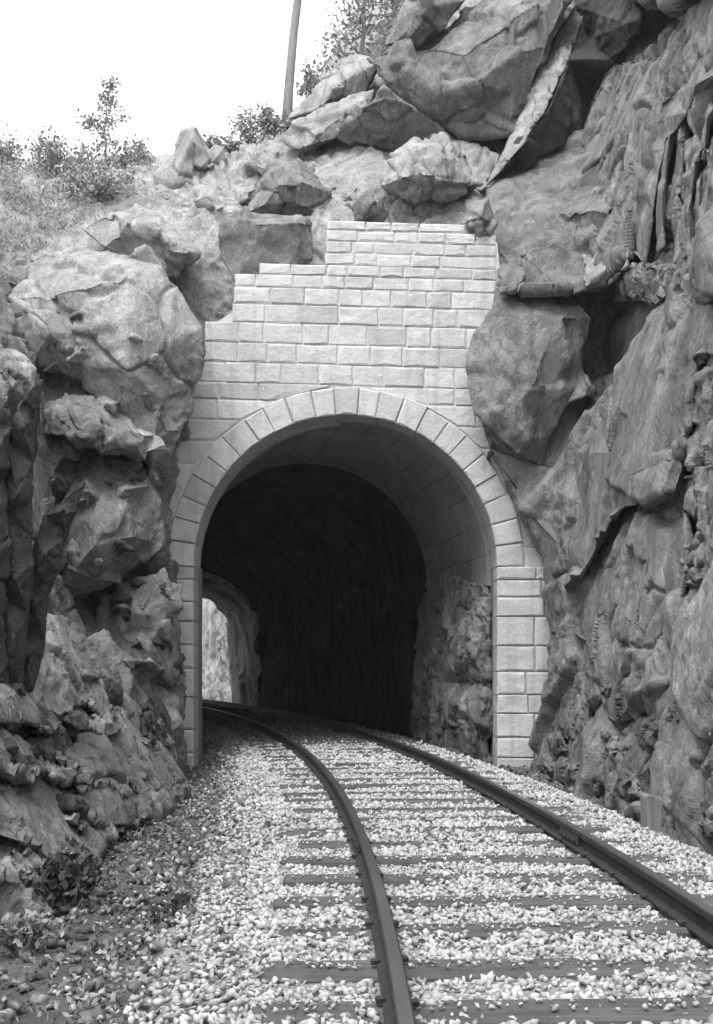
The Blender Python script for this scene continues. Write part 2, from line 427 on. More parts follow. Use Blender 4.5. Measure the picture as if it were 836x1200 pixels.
def strip_points(n, o0, o1, s0, s1, seed, dens=None):
    rg = np.random.default_rng(seed); s = rg.uniform(s0, s1, n); o = rg.uniform(o0, o1, n); P = np.zeros((n, 3))
    for i in range(n):
        Y = at_len(s[i]); P[i] = track_pt(Y, o[i], 0)
    P[:, 2] = ground_z(o, P[:, 1]); return P, o, s
sY = lambda Y: float(np.interp(Y, YS, SL))
SLP = np.array([s for s, y in sleepers])
def ballast(n, o0, o1, Y0, Y1, seed, r0, r1):
    P, o, s = strip_points(n, o0, o1, sY(Y0), sY(Y1), seed); rg = np.random.default_rng(seed + 1)
    size = rg.uniform(r0, r1, n) * np.where(rg.random(n) < .08, 1.35, 1)
    ds = np.abs(s[:, None] - SLP[None, :]).min(1); on = (ds < .07) & (np.abs(o) < 1.27)
    nearrail = np.abs(np.abs(o) - .755) < .075
    keep = ~(on & (rg.random(n) < .68)) & ~(nearrail & on)
    P[:, 2] += rg.uniform(-.012, .022, n) - np.where(nearrail, .035, 0) + .02 * fbm(P * np.array([1.4, 1.4, 0]), 5, 2)
    size = np.where(on, size * .6, size); P[:, 2] = np.where(on, -.128 + size * .3, P[:, 2])
    keep &= ~(nearrail & (P[:, 2] + size > -.05)) & (rg.random(n) > np.clip((-o - 1.3) / .65, 0, .95))
    return P[keep], size[keep]
Ps, Ss = [], []; in_tun = []
for a in ((34000, -2.3, 1.95, 3.0, 8.5, 11, .013, .031), (21000, -2.3, 1.95, 8.5, 15, 12, .017, .038), (9000, -1.95, 1.95, 15, 24, 13, .03, .055), (5000, -1.9, 1.9, 24, 48, 14, .045, .07)):
    P, q = ballast(*a); Ps.append(P); Ss.append(q)
P, q = np.concatenate(Ps), np.concatenate(Ss)
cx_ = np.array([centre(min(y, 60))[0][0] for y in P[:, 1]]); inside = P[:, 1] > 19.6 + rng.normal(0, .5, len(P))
gone = (P[:, 1] > 18.4 + rng.normal(0, .6, len(P))) & (P[:, 0] < cx_ - 1.25)
scatter('ballast', P[~inside & ~gone], q[~inside & ~gone], M['gravel'], 21, 'pale crushed stone ballast around the sleepers')
scatter('ballast', P[inside & ~gone], q[inside & ~gone], M['gravel_shade'], 22, 'ballast darkened for the shade inside the tunnel')
# bed under the loose stone, a low bank
V, F = [], []
ss = np.arange(1, SL[-1] - 2, .4); oo = [-2.15, -1.6, -1.3, 0, 1.3, 1.5, 2.0]
zz = [-.46, -.19, -.17, -.165, -.17, -.19, -.46]
for s in ss:
    for o, z in zip(oo, zz): V.append(track_pt(at_len(s), o, z))
for i in range(len(ss) - 1):
    for j in range(len(oo) - 1):
        a = i * len(oo) + j; F.append((a, a + 1, a + 1 + len(oo), a + len(oo)))
tag(mesh_obj('trackbed', V, F, M['ballast_bed']), kind='structure')
# stony debris on the left-hand ground
P, o, s = strip_points(9500, -3.4, -1.4, sY(3.2), sY(22), 31); rg = np.random.default_rng(5)
size = .014 + .06 * rg.random(len(P)) ** 5
P[:, 2] += rg.uniform(-.03, .01, len(P)); scatter('debris', P, size, M['debris'], 33, 'dark stony debris on the ground beside the track')
P, o, s = strip_points(1500, 1.8, 2.7, sY(4), sY(17.5), 35)
P[:, 2] += rg.uniform(-.02, .01, len(P)); scatter('debris', P, .02 + .06 * rg.random(len(P)) ** 3, M['debris'], 36, 'dark rock chips between the ballast and the right cliff')

# ------------------------------------------------------------------ tunnel portal
YW = 18.1; SC = FPX / YW
AX, HW, ZC = (405 - CX) / SC, 177 / SC, CH + (HY - 487) / SC    # centre, half width, crown
ZS = ZC - HW; RT = .41; RO = HW + RT
portal = tag(empty('tunnel_portal', (AX, YW, -.4)), 'pale granite masonry tunnel portal with a round arch between rock walls', 'tunnel portal')
pinv = Vector(portal.location)
def wx(px): return (px - CX) / SC
def wz(py): return CH + (HY - py) / SC
sr = random.Random(11)
def stone(name, poly, depth=.4, proud=.0, bulge=.035, mat='granite', yf=YW):
    """one dressed block: outline in (x,z), a rough pillowed face and straight sides"""
    n = len(poly); pts = []
    for i in range(n):
        a, b = poly[i], poly[(i + 1) % n]
        pts.append(a)
        if n <= 5: pts.append(((a[0] + b[0]) / 2, (a[1] + b[1]) / 2))
    cx = sum(p[0] for p in pts) / len(pts); cz = sum(p[1] for p in pts) / len(pts)
    g = .0035; V = []; k = len(pts)
    w_ = max(p[0] for p in pts) - min(p[0] for p in pts); h_ = max(p[1] for p in pts) - min(p[1] for p in pts)
    def sh(p, d): # move towards the centre by d metres on each axis
        return (p[0] + (cx - p[0]) * min(.6, 2 * d / max(w_, .05)), p[1] + (cz - p[1]) * min(.6, 2 * d / max(h_, .05)))
    for p in pts:
        q = sh(p, g + sr.uniform(0, .006)); V.append((q[0], yf + depth, q[1]))
    for p in pts:
        q = sh(p, g + sr.uniform(0, .008)); V.append((q[0], yf - proud + sr.uniform(0, .008), q[1]))
    for p in pts:
        q = sh(p, .022 + sr.uniform(-.01, .024)); V.append((q[0], yf - proud - bulge * sr.uniform(.5, 1.2), q[1]))
    V.append((cx + sr.uniform(-.03, .03), yf - proud - bulge * sr.uniform(.6, 1.25), cz + sr.uniform(-.02, .02)))
    F = []
    for i in range(k):
        j = (i + 1) % k
        F += [(i, j, k + j, k + i), (k + i, k + j, 2 * k + j, 2 * k + i), (2 * k + i, 2 * k + j, 3 * k)]
    F.append(tuple(range(k))[::-1])
    V = [Vector(v) - pinv for v in V]
    o = mesh_obj(name, V, F, M[mat], portal)
    bm = bmesh.new(); bm.from_mesh(o.data); bmesh.ops.recalc_face_normals(bm, faces=bm.faces[:]); bm.to_mesh(o.data); bm.free()
    return o
NV = 23; JIT = [0] + [sr.uniform(-.012, .012) for _ in range(NV - 1)] + [0]
ANG = [math.pi * (i / NV) + JIT[i] for i in range(NV + 1)]
def arc(r, a): return (AX + r * math.cos(a), ZS + r * math.sin(a))
for i in range(NV):
    a0, a1 = ANG[i], ANG[i + 1]; am = (a0 + a1) / 2; ro = RO + sr.uniform(-.015, .03)
    stone('voussoir', [arc(HW, a0), arc(HW, am), arc(HW, a1), arc(ro, a1), arc(ro, am), arc(ro, a0)], .5, .025 + sr.uniform(0, .02), .018)
# piers below the springing
def pier(joints, inner_px, widths, left):
    x0 = AX - HW if left else AX + HW; sgn = -1 if left else 1
    prev = ZS
    for (yj, wd) in zip(joints, widths):
        z1, z0 = prev, wz(yj); prev = z0; x = x0
        for wpx in wd:
            xa, xb = x, x + sgn * wpx / SC; x = xb
            lo, hi = min(xa, xb), max(xa, xb)
            stone('pier_stone', [(lo, z0), (hi, z0), (hi, z1), (lo, z1)], .5, .02 + sr.uniform(0, .02), .018)
pier([679, 705, 728, 756, 783, 817, 855, 882, 915, 945], 228, [(36, 28), (40, 22), (36, 28), (40, 20), (38, 24), (36, 20), (40, 20), (38, 20), (40, 20), (40, 20)], True)
pier([679.5, 700, 722.5, 757, 787, 814, 836, 864, 888, 915, 945], 583, [(46, 14), (52, 14), (56, 14), (44, 22), (45, 22), (34, 30), (37, 27), (44, 20), (45, 18), (46, 18), (46, 20)], False)
# wall above and beside the ring: joints of the courses
CJ = [259, 270, 283, 297, 311, 324, 339, 359, 381, 405, 428, 452, 472, 496, 521, 549, 577, 606, 636, 664]
LEFTX = {259: 384, 270: 383, 283: 382, 297: 381, 311: 304, 324: 275, 339: 274, 359: 272, 381: 240, 405: 232, 428: 226, 452: 220, 472: 215, 496: 206, 521: 198, 549: 186, 577: 180, 606: 176, 636: 172}
tilt = lambda px: (px - 405) * .028
for i, (ya, yb) in enumerate(zip(CJ, CJ[1:])):
    z1, z0 = wz(ya), wz(yb); xl, xr = LEFTX[ya], (545 if ya < 265 else 582 if ya < 345 else 600 if ya < 470 else 648)
    def zt(px, y): return wz(y + tilt(px))
    def row(xa, xb, slL=0, slR=0, endcut=None):
        x = xa; cuts = [xa]
        wmin, wmax = (22, 46) if yb - ya < 18 else (26, 48)
        while cuts[-1] < xb - wmin * 1.5:
            cuts.append(min(xb, cuts[-1] + sr.uniform(wmin, wmax)))
        cuts[-1] = xb if len(cuts) > 1 and xb - cuts[-1] < wmin else cuts[-1]
        if cuts[-1] < xb: cuts.append(xb)
        for j, (a, b) in enumerate(zip(cuts, cuts[1:])):
            jl = sr.uniform(-2, 2) if j else 0
            p = [(wx(a), zt(a, yb)), (wx(b), zt(b, yb)), (wx(b), zt(b, ya)), (wx(a), zt(a, ya))]
            if endcut and j == (0 if endcut[0] == 'L' else len(cuts) - 2):
                xt, xb_ = endcut[1], endcut[2]
                if endcut[0] == 'R': p[1] = (xb_, p[1][1]); p[2] = (xt, p[2][1])
                else: p[0] = (xb_, p[0][1]); p[3] = (xt, p[3][1])
            stone('wall_stone', p, .4, sr.uniform(-.002, .012), sr.uniform(.006, .02))
    if yb <= 453: row(xl, xr)
    else:
        ro = RO + .03
        def xe(z):
            h = z - ZS; return math.sqrt(max(0, ro * ro - h * h)) if h > 0 else ro
        for side in (-1, 1):
            yy = [ya + tilt(405 + side * 100), yb + tilt(405 + side * 100)]
            dt, db = max(xe(wz(yy[0])), .22), xe(wz(yy[1]))
            if side < 0: row(xl, (AX - (dt + db) / 2) * SC + CX, endcut=('R', AX - dt, AX - db))
            else: row((AX + (dt + db) / 2) * SC + CX, xr, endcut=('L', AX + dt, AX + db))
# mortar core behind the stones (ring polygon extruded)
outl = [(wx(384), wz(262)), (wx(542), wz(266)), (wx(545), wz(282)), (wx(583), wz(284)), (wx(590), wz(350)), (wx(660), wz(560)), (wx(660), wz(950)), (AX + HW + .03, wz(950))]
outl += [arc(HW + .03, math.pi * i / 24) for i in range(25)]
outl += [(AX - HW - .03, wz(950)), (wx(160), wz(950)), (wx(182), wz(560)), (wx(222), wz(455)), (wx(243), wz(385)), (wx(277), wz(362)), (wx(277), wz(330)), (wx(306), wz(325)), (wx(306), wz(314)), (wx(384), wz(313))]
bm = bmesh.new(); f = bm.faces.new([bm.verts.new(Vector((x, YW + .005, z)) - pinv) for x, z in outl])
r_ = bmesh.ops.extrude_face_region(bm, geom=[f])
for v in r_['geom']:
    if isinstance(v, bmesh.types.BMVert): v.co.y += .9
bmesh.ops.triangulate(bm, faces=bm.faces[:]); bmesh.ops.recalc_face_normals(bm, faces=bm.faces[:])
me = bpy.data.meshes.new('mortar_core'); bm.to_mesh(me); bm.free(); me.materials.append(M['mortar'])
link(bpy.data.objects.new('mortar_core', me), portal)
# vault of lining blocks behind the ring, following the curve
def tun(Y, a, r, rb=None, zs=ZS):
    c, t, n = centre(Y); d = r * math.cos(a); off = AX - centre(YW)[0][0]
    return Vector((c[0] + n[0] * (d + off), c[1] + n[1] * (d + off), zs + r * math.sin(a)))
def lining(Ya, Yb, a0, a1, r):
    V = []; g = .004
    for Y in (Ya + g, Yb - g):
        for rr in (r, r + .4):
            for a in (a0 + g / r, (a0 + a1) / 2, a1 - g / r): V.append(tun(Y, a, rr) - pinv)
    F = [(0, 1, 7, 6), (1, 2, 8, 7), (3, 9, 10, 4), (4, 10, 11, 5), (0, 3, 4, 1), (1, 4, 5, 2), (6, 7, 10, 9), (7, 8, 11, 10), (0, 6, 9, 3), (2, 5, 11, 8)]
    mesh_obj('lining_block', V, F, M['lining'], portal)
NL = 16; LY = [18.45, 19.35, 20.3, 21.3, 22.4]
for k in range(4):
    for i in range(NL):
        a0 = -.1 + (math.pi + .2) * i / NL; a1 = -.1 + (math.pi + .2) * (i + 1) / NL
        sh = (.0 if i % 2 else .0)
        lining(LY[k], LY[k + 1], a0, a1, HW + .02 + sr.uniform(-.006, .006))
# short jamb returns below the vault
for sgn in (-1, 1):
    V = []
    x0 = AX + sgn * (HW + .01); x1 = AX + sgn * (HW + .5)
    for y in (YW + .1, YW + 1.0):
        for x in (x0, x1):
            for z in (-.7, ZS + .05): V.append(Vector((x - sgn * 0, y, z)) - pinv)
    F = [(0, 1, 3, 2), (4, 6, 7, 5), (0, 4, 5, 1), (2, 3, 7, 6), (0, 2, 6, 4), (1, 5, 7, 3)]
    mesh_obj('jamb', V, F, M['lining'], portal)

# ------------------------------------------------------------------ rock tunnel behind the lining, one rough tube open at both ends
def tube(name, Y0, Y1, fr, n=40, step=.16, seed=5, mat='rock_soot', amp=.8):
    V = []; rows = []; Ysl = np.arange(Y0, Y1 + .01, step); c0 = -.9
    prof2 = []
    for a in np.linspace(0, math.pi, 34): prof2.append((math.cos(a), math.sin(a), 1))
    for i, Y in enumerate(Ysl):
        f = fr(Y); c, t, nn = centre(Y); off = AX - centre(YW)[0][0]
        pr = [(f[0], z) for z in np.linspace(-.8, ZS * .95, 16)] + [(f[0] * ca, ZS + (f[1] - ZS) * sa) for ca, sa, _ in prof2] + [(-f[0], z) for z in np.linspace(ZS * .95, -.8, 16)]
        for d, z in pr: V.append((c[0] + nn[0] * (d + off), c[1] + nn[1] * (d + off), z))
    k = len(pr); m_ = len(Ysl); idx = np.arange(k * m_).reshape(m_, k)
    T = np.concatenate([np.stack([idx[:-1, :-1], idx[:-1, 1:], idx[1:, 1:]], -1).reshape(-1, 3), np.stack([idx[:-1, :-1], idx[1:, 1:], idx[1:, :-1]], -1).reshape(-1, 3)])
    V = np.array(V); V = rock_disp(V, T, amp, 1.3, seed)
    return mesh_obj(name, V, T, M[mat], smooth=True)
RFN = lambda Y: (HW + .12 + .2 * min(1, max(0, Y - 22.2)), ZC + .32 + .1 * min(1, max(0, Y - 22)) - 1.3 * min(1, max(0, (Y - 34) / 9)))
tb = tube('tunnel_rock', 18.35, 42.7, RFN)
tag(tube('tunnel_rock', 39.6, 42.9, lambda Y: (RFN(Y)[0] - .12, RFN(Y)[1] - .15), seed=9, mat='rock', amp=1.2, step=.1), kind='structure')  # lighter rock stands in for daylight reaching the exit end
tag(tb, kind='structure')

# ------------------------------------------------------------------ rock of the cutting
hill_out = [(-220, 200, 1), (-60, 195, 1), (20, 205, 1), (100, 212, 1), (160, 200, 1), (190, 195, 1), (250, 180, 1), (300, 170, 1), (335, 150, 1), (385, 95, 1), (430, 70, 1), (455, 40, 1), (480, -10, 1), (500, -130, 2), (760, -130, 4), (720, 100, 4), (640, 300, 2.5), (620, 520, 1.6), (400, 440, 1.4), (240, 520, 1.6), (60, 480, 1.4), (-220, 420, 1)]
hill_in = [(60, 250, .6), (120, 300, .8), (0, 300, .2), (200, 250, 0), (240, 230, -.6), (260, 290, .5), (330, 230, .3), (390, 200, .0), (420, 250, .3), (480, 240, .2), (550, 250, .3), (500, 150, .3), (580, 180, 1.3), (560, 60, .6), (450, 100, .8), (360, 160, .5), (620, 60, 2.5), (290, 200, .8), (120, 230, .2), (40, 240, 1.2)]
hill = rock('hillside', hill_out, hill_in, thick=14, kind='structure', mat=M['rock_pale'], size=1.3, shrink=0, seed=3, rough=2.2, lim=3.2)
from mathutils.bvhtree import BVHTree
def bvh_of(objs):
    V, F = [], []
    for o in objs:
        b0 = len(V); me = o.data; mw = o.matrix_world
        V += [tuple(v.co) for v in me.vertices]; F += [tuple(b0 + i for i in p.vertices) for p in me.polygons]
    return BVHTree.FromPolygons(V, F)
HB0 = bvh_of([hill])
EYE = Vector((0, 0, CH))
def hit(px, py, tree=None):
    tree = tree or HB0
    d = Vector(((px - CX) / FPX, 1, (HY - py) / FPX)).normalized()
    p, n, i, dist = tree.ray_cast(EYE, d); return p, n
left_out = [(-260, 330, .2), (-100, 310, .2), (60, 330, .3), (180, 320, .3), (225, 380, .4), (222, 470, .3), (205, 540, .3), (196, 620, .2), (200, 720, .3), (205, 860, .2), (212, 930, .1), (120, 990, 0), (60, 1080, 0), (-20, 1150, 0), (-300, 1230, .2)]
left_in = [(120, 420, -.5), (60, 450, -1.0), (110, 470, -1.2), (170, 480, -.6), (0, 440, -.8), (150, 540, -.9), (100, 550, -1.0), (60, 560, .2), (170, 620, -.6), (0, 600, .7), (130, 690, 2.2), (100, 730, 2.6), (60, 720, 2.4), (70, 770, 1.2), (20, 760, .9), (160, 780, 1.0), (100, 850, .6), (170, 870, .5), (40, 880, .6), (20, 980, .45), (100, 940, .45), (60, 1000, .3), (-100, 700, .3), (-100, 900, .3)]
cliffL = rock('cliff_left', left_out, left_in, thick=5, kind='structure', size=1.1, shrink=0, seed=14, rough=2.0)
right_out = [(606, 960, .2), (644, 850, .4), (660, 800, .35), (657, 740, .35), (640, 660, .2), (608, 590, .1), (590, 545, .2), (570, 520, .3), (560, 480, .4), (560, 430, .4), (570, 395, .3), (582, 352, .2), (576, 300, .1), (570, 262, .1), (575, 215, .1), (605, 180, .3), (645, 80, .8), (670, 0, .8), (680, -140, .8), (980, -140, 0), (1050, 400, 0), (1050, 1230, 0), (836, 1060, .1), (780, 1015, .1), (700, 975, .1)]
right_in = [(630, 280, -.2), (700, 330, -.1), (738, 385, 3.2), (722, 420, 2.6), (705, 440, 1.0), (680, 450, .4), (640, 250, -.3), (690, 210, -.1), (740, 240, -.1), (760, 140, .1), (700, 100, 2.2), (690, 150, 1.4), (770, 90, 1.0), (735, 45, 5), (760, 10, 7), (800, 15, 7), (785, 42, 4), (830, 60, .4), (800, 130, .9), (800, 200, 1.2), (785, 280, 1.2), (830, 260, -.1), (810, 330, .2), (836, 450, .3), (800, 560, .6), (740, 600, .9), (650, 600, 0), (690, 690, .1), (700, 640, .4), (680, 560, .2), (740, 720, .1), (790, 700, .3), (830, 600, .4), (800, 780, .4), (720, 780, .5), (670, 800, .3), (730, 830, .8), (700, 880, -.1), (660, 880, 0), (760, 900, -.2), (800, 880, 0), (850, 900, -.2), (760, 790, -.1), (700, 940, -.1)]
cliffR = rock('cliff_right', right_out, right_in, thick=5, kind='structure', size=1.9, shrink=0, seed=23, rough=1.3, crack=1.4)
def slab(name, outline, inner=(), label=None, **k):
    """a slab or ledge that belongs to the right-hand cliff"""
    o = rock(name, outline, inner, label=None, cat=None, **k); o.parent = cliffR
    if label: o['label'] = label
    return o
# --- right-hand cliff, from the top down
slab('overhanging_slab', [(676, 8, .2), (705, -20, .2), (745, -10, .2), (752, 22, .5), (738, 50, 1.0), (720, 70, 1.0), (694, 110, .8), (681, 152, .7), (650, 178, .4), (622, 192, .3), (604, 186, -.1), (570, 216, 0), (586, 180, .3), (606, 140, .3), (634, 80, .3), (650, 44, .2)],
     [(735, 28, -.7), (692, 46, -1.0), (668, 70, -1.1), (657, 100, -1.1), (641, 132, -1.0), (616, 165, -.7), (678, 50, -.9)], thick=2.0, seed=41, amp=.3, crack=.3, mat=M['rock_dark'], label='overhanging slab painted dark for its shaded underside')  # dark rock stands in for the shade under the slab
slab('slab_lit_edge', [(674, 12, -.5), (684, 18, -.6), (668, 62, -1.0), (652, 100, -1.1), (636, 134, -1.0), (614, 168, -.7), (588, 198, -.3), (570, 217, -.1), (590, 178, -.2), (612, 132, -.4), (638, 76, -.5), (654, 42, -.5)], [(660, 60, -1.05), (640, 104, -1.1), (622, 142, -.95)], thick=.8, seed=141, amp=.35, size=.9, mat=M['rock_pale'], label='lit edge of the overhanging slab, painted pale')  # pale strip stands in for light along the edge
slab('rock_face', [(618, 200, .3), (650, 186, .8), (682, 158, 1.2), (696, 112, 1.5), (724, 76, 1.5), (775, 64, .6), (795, 85, .2), (790, 115, -.1), (762, 150, -.1), (750, 190, -.1), (745, 235, -.2), (738, 300, -.3), (702, 338, -.5), (650, 341, -.6), (592, 341, -.5), (578, 300, -.1), (572, 262, .1), (572, 222, .1)],
     [(715, 140, .4), (705, 180, .2), (690, 230, -.3), (640, 230, -.3), (605, 250, -.3), (616, 288, -.75), (675, 280, -.8), (618, 332, -.1), (672, 332, -.1), (686, 300, -.7), (725, 250, -.4), (755, 120, -.1), (600, 300, -.5)], thick=2, seed=42, amp=.6, crack=.5)
slab('rock_block', [(690, 168, .9), (700, 122, 1.1), (728, 82, 1.2), (768, 70, .6), (786, 100, .1), (760, 146, -.1), (746, 192, -.1), (716, 204, .1)], [(720, 130, .3), (745, 100, .25), (735, 160, -.25), (710, 175, .1)], thick=1.6, seed=171, amp=.35, size=1.1, crack=.5, rough=1.5)
slab('rock_block', [(582, 236, .1), (602, 212, .2), (640, 196, .4), (680, 182, .5), (702, 212, .1), (694, 262, -.2), (655, 288, -.4), (612, 286, -.3), (588, 268, 0)], [(625, 222, -.3), (670, 215, -.25), (650, 255, -.7), (610, 258, -.45), (682, 245, -.4)], thick=1.4, seed=172, amp=.4, size=1.0, crack=.5, rough=1.5)
slab('rock_block', [(578, 282, 0), (612, 290, -.4), (616, 312, -.6), (610, 342, -.6), (588, 342, -.4)], [(600, 312, -.75)], thick=1.2, seed=173, amp=.35, size=.8, crack=.4)
slab('rock_block', [(682, 280, -.5), (712, 262, -.4), (738, 268, -.4), (736, 312, -.5), (712, 336, -.6), (684, 338, -.7)], [(700, 290, -.95), (718, 310, -.85)], thick=1.2, seed=174, amp=.35, size=.8, crack=.4, mat=M['rock_pale'])
slab('rock_block', [(700, 215, 0), (746, 196, -.2), (744, 240, -.3), (736, 264, -.4), (708, 258, -.3)], [(725, 222, -.5), (728, 245, -.6)], thick=1.2, seed=175, amp=.4, size=.8, crack=.5, rough=1.5)
slab('rock_rib', [(824, 66, -.5), (842, 84, -.3), (806, 132, -.5), (782, 168, -.5), (772, 205, -.5), (766, 245, -.4), (756, 310, -.2), (742, 300, -.1), (744, 232, -.1), (748, 188, -.1), (758, 150, -.1), (788, 108, -.1)],
     [(815, 100, -.9), (785, 135, -.9), (764, 175, -.85), (757, 225, -.8), (752, 270, -.6)], thick=1.4, seed=43, amp=.3, size=1.4, crack=.2, rough=.7)
rr = random.Random(4)
for i in range(7):      # upright fissured columns at the right edge
    x = 774 + i * 15; y0 = 130 + rr.uniform(-20, 60) - i * 6; y1 = 310 + rr.uniform(-25, 20); dx = rr.uniform(-10, -2); o = rr.uniform(-.35, .1)
    slab('rock_column', [(x + 12, y0, o), (x + 18, y0 + 18, o), (x + 13 + dx, (y0 + y1) / 2, o), (x + 11 + dx, y1, o + .1), (x + 4 + dx, y1 + 8, o + .1), (x + 2 + dx, (y0 + y1) / 2, o + .1)],
         [(x + 11, y0 + 30, o - .35), (x + 8 + dx, (y0 + y1) / 2 + 20, o - .35)], thick=1.0, seed=60 + i, amp=.2, size=1.2, rough=.6, crack=0)
slab('rock_block', [(815, 180, -.3), (850, 160, -.5), (900, 150, -.6), (910, 330, -.6), (850, 345, -.5), (812, 332, -.3), (806, 280, -.2), (808, 220, -.2)], [(850, 240, -.9), (830, 300, -.8), (830, 215, -.7)], thick=1.5, seed=44, size=1.3, rough=.8, crack=.3)
slab('rock_block', [(720, 325, -.2), (738, 310, -.4), (765, 306, -.5), (792, 316, -.5), (790, 340, -.4), (768, 362, -.1), (748, 352, .1), (730, 346, .1)], [(755, 325, -.8), (775, 335, -.7)], thick=1.2, seed=45, size=.8, amp=.5)
slab('rock_block', [(792, 322, -.4), (830, 318, -.6), (870, 330, -.6), (850, 350, -.4), (810, 362, -.3), (785, 358, -.2)], [(825, 335, -.8)], thick=1.2, seed=46, size=.8, amp=.5)
slab('rounded_slab', [(585, 352, -.1), (630, 347, -.1), (682, 352, -.1), (697, 372, 0), (690, 400, .1), (688, 432, .1), (700, 458, .1), (664, 472, -.1), (646, 510, 0), (634, 548, .1), (608, 531, -.25), (580, 509, -.3), (556, 486, -.3), (547, 450, -.25), (548, 425, -.25), (557, 392, -.15)],
     [(610, 372, -.3), (660, 372, -.35), (590, 420, -.42), (640, 410, -.45), (670, 420, -.35), (610, 470, -.5), (585, 482, -.48), (640, 462, -.32), (620, 515, -.42), (625, 452, -.52)], thick=2.2, seed=247, amp=.3, size=2.4, crack=.3, rough=.9, label='large rounded slab overlapping the masonry')
slab('long_slab', [(778, 362, .1), (800, 352, 0), (850, 340, -.1), (930, 420, -.3), (870, 440, 0), (824, 415, -.3), (814, 440, -.3), (809, 500, -.3), (796, 540, -.3), (786, 572, -.6), (758, 590, -.7), (732, 594, -.7), (715, 612, -.7), (700, 642, -.6), (690, 662, -.4), (672, 692, -.2), (655, 725, 0), (640, 690, 0), (628, 640, 0), (612, 596, 0), (640, 570, -.1), (665, 530, -.1), (700, 475, 0), (735, 425, 0)],
     [(760, 420, -.6), (735, 470, -.7), (710, 530, -.7), (680, 590, -.55), (655, 640, -.4), (790, 420, -.6), (770, 500, -.8), (745, 560, -.9), (800, 390, -.5), (700, 590, -.7), (690, 640, -.5)], thick=1.6, seed=48, amp=.4, size=2.4, crack=.7, rough=.8, label='long diagonal slab with a shadowed lower edge')
slab('smooth_face', [(686, 660, .1), (705, 638, .3), (735, 600, .6), (790, 586, .5), (804, 600, .1), (810, 640, .1), (800, 700, .1), (775, 745, .1), (740, 778, .2), (700, 770, .2), (665, 748, .1), (660, 715, .1)], [(740, 680, -.1), (720, 725, -.15), (770, 650, -.1)], thick=1.6, seed=49, amp=.4, size=2.2)
slab('rock_block', [(812, 448, -.1), (850, 430, -.3), (920, 425, -.4), (930, 530, -.4), (850, 548, -.3), (808, 545, -.1)], [(850, 490, -.5), (830, 520, -.5), (828, 470, -.4)], thick=1.4, seed=50, size=.9, rough=1.0, crack=.3)
slab('rock_block', [(790, 556, -.1), (830, 546, -.3), (930, 540, -.4), (930, 620, -.4), (850, 618, -.3), (812, 612, -.1), (794, 590, 0)], [(840, 580, -.5), (815, 575, -.4)], thick=1.4, seed=51, size=.9, rough=1.0, crack=.3)
slab('jagged_slab', [(798, 664, -.1), (818, 625, -.3), (846, 596, -.4), (900, 600, -.4), (870, 650, -.5), (836, 672, -.4), (812, 694, -.3)], [(830, 640, -.6), (815, 665, -.5)], thick=1.0, seed=52, size=.8, amp=.5)
slab('pale_face', [(870, 620, -.3), (838, 672, -.4), (820, 715, -.4), (806, 760, -.4), (800, 810, -.4), (815, 858, -.3), (860, 890, -.4), (950, 880, -.6), (970, 700, -.5)], [(850, 760, -.7), (835, 820, -.7), (860, 690, -.6)], thick=1.6, seed=53, amp=.45, size=2.0, mat=M['rock_pale'])
slab('rock_block', [(700, 838, .3), (716, 806, 0), (740, 792, -.2), (766, 786, -.3), (780, 800, -.2), (776, 822, 0), (752, 836, .2), (725, 846, .3)], [(745, 812, -.6), (765, 802, -.6)], thick=1.0, seed=54, amp=.6, size=.7)
slab('rock_block', [(742, 846, .2), (764, 838, -.2), (786, 846, -.2), (780, 872, .1), (764, 880, .2), (748, 868, .2)], [(766, 856, -.5)], thick=.8, seed=55, amp=.6, size=.6)
slab('rock_block', [(655, 852, .1), (676, 790, 0), (700, 785, -.1), (712, 806, -.1), (696, 836, .1), (712, 862, 0), (690, 878, 0)], [(690, 820, -.4), (685, 850, -.4)], thick=.8, seed=56, amp=.6, size=.6)
for i, (x, y, w_, h_) in enumerate([(665, 905, 34, 30), (702, 915, 38, 32), (735, 925, 32, 36), (725, 880, 30, 22), (765, 905, 34, 30), (800, 935, 40, 36), (812, 890, 32, 30), (838, 960, 40, 40), (790, 968, 34, 26), (845, 905, 40, 36), (655, 870, 22, 26), (640, 900, 22, 22), (790, 840, 22, 30), (690, 945, 30, 24), (752, 955, 28, 24)]):
    pts = []
    for j in range(7):
        a_ = 2 * math.pi * j / 7 + rr.uniform(-.3, .3); q = rr.uniform(.8, 1.15)
        pts.append((x + w_ * .62 * q * math.cos(a_), y + h_ * .62 * q * math.sin(a_), rr.uniform(-.05, .15)))
    slab('rubble_block', pts, [(x + rr.uniform(-.2, .2) * w_, y - .15 * h_, -.35 - rr.uniform(0, .2)), (x + rr.uniform(-.2, .2) * w_, y + .15 * h_, -.3)], thick=.7, seed=70 + i, amp=.7, size=.55)
# --- hillside above the portal
def ledge(name, outline, inner=(), label=None, parent=None, **k):
    o = rock(name, outline, inner, label=None, cat=None, mat=k.pop('mat', M['rock_pale']), **k); o.parent = hill
    if label: o['label'] = label
    return o
ledge('rock_block', [(262, 262, .2), (290, 257, 0), (362, 255, 0), (367, 262, 0), (370, 308, .1), (330, 318, .1), (275, 330, .1), (258, 300, .3)], [(300, 262, -.25), (355, 261, -.25), (300, 290, -.05), (350, 300, -.05)], Y0=18.75, thick=2, seed=281, amp=.3, size=2.2, crack=.15, mat=M['rock'], label='dark squared block behind the stepped top of the masonry')
ledge('rock_slab', [(95, 268, .3), (130, 246, .6), (160, 238, .6), (190, 254, .3), (232, 298, 0), (206, 324, .3), (172, 322, .3), (120, 290, .3)], [(150, 262, -.3), (185, 272, -.4), (205, 295, -.3)], Y0=19.2, thick=2, seed=82, amp=.4)
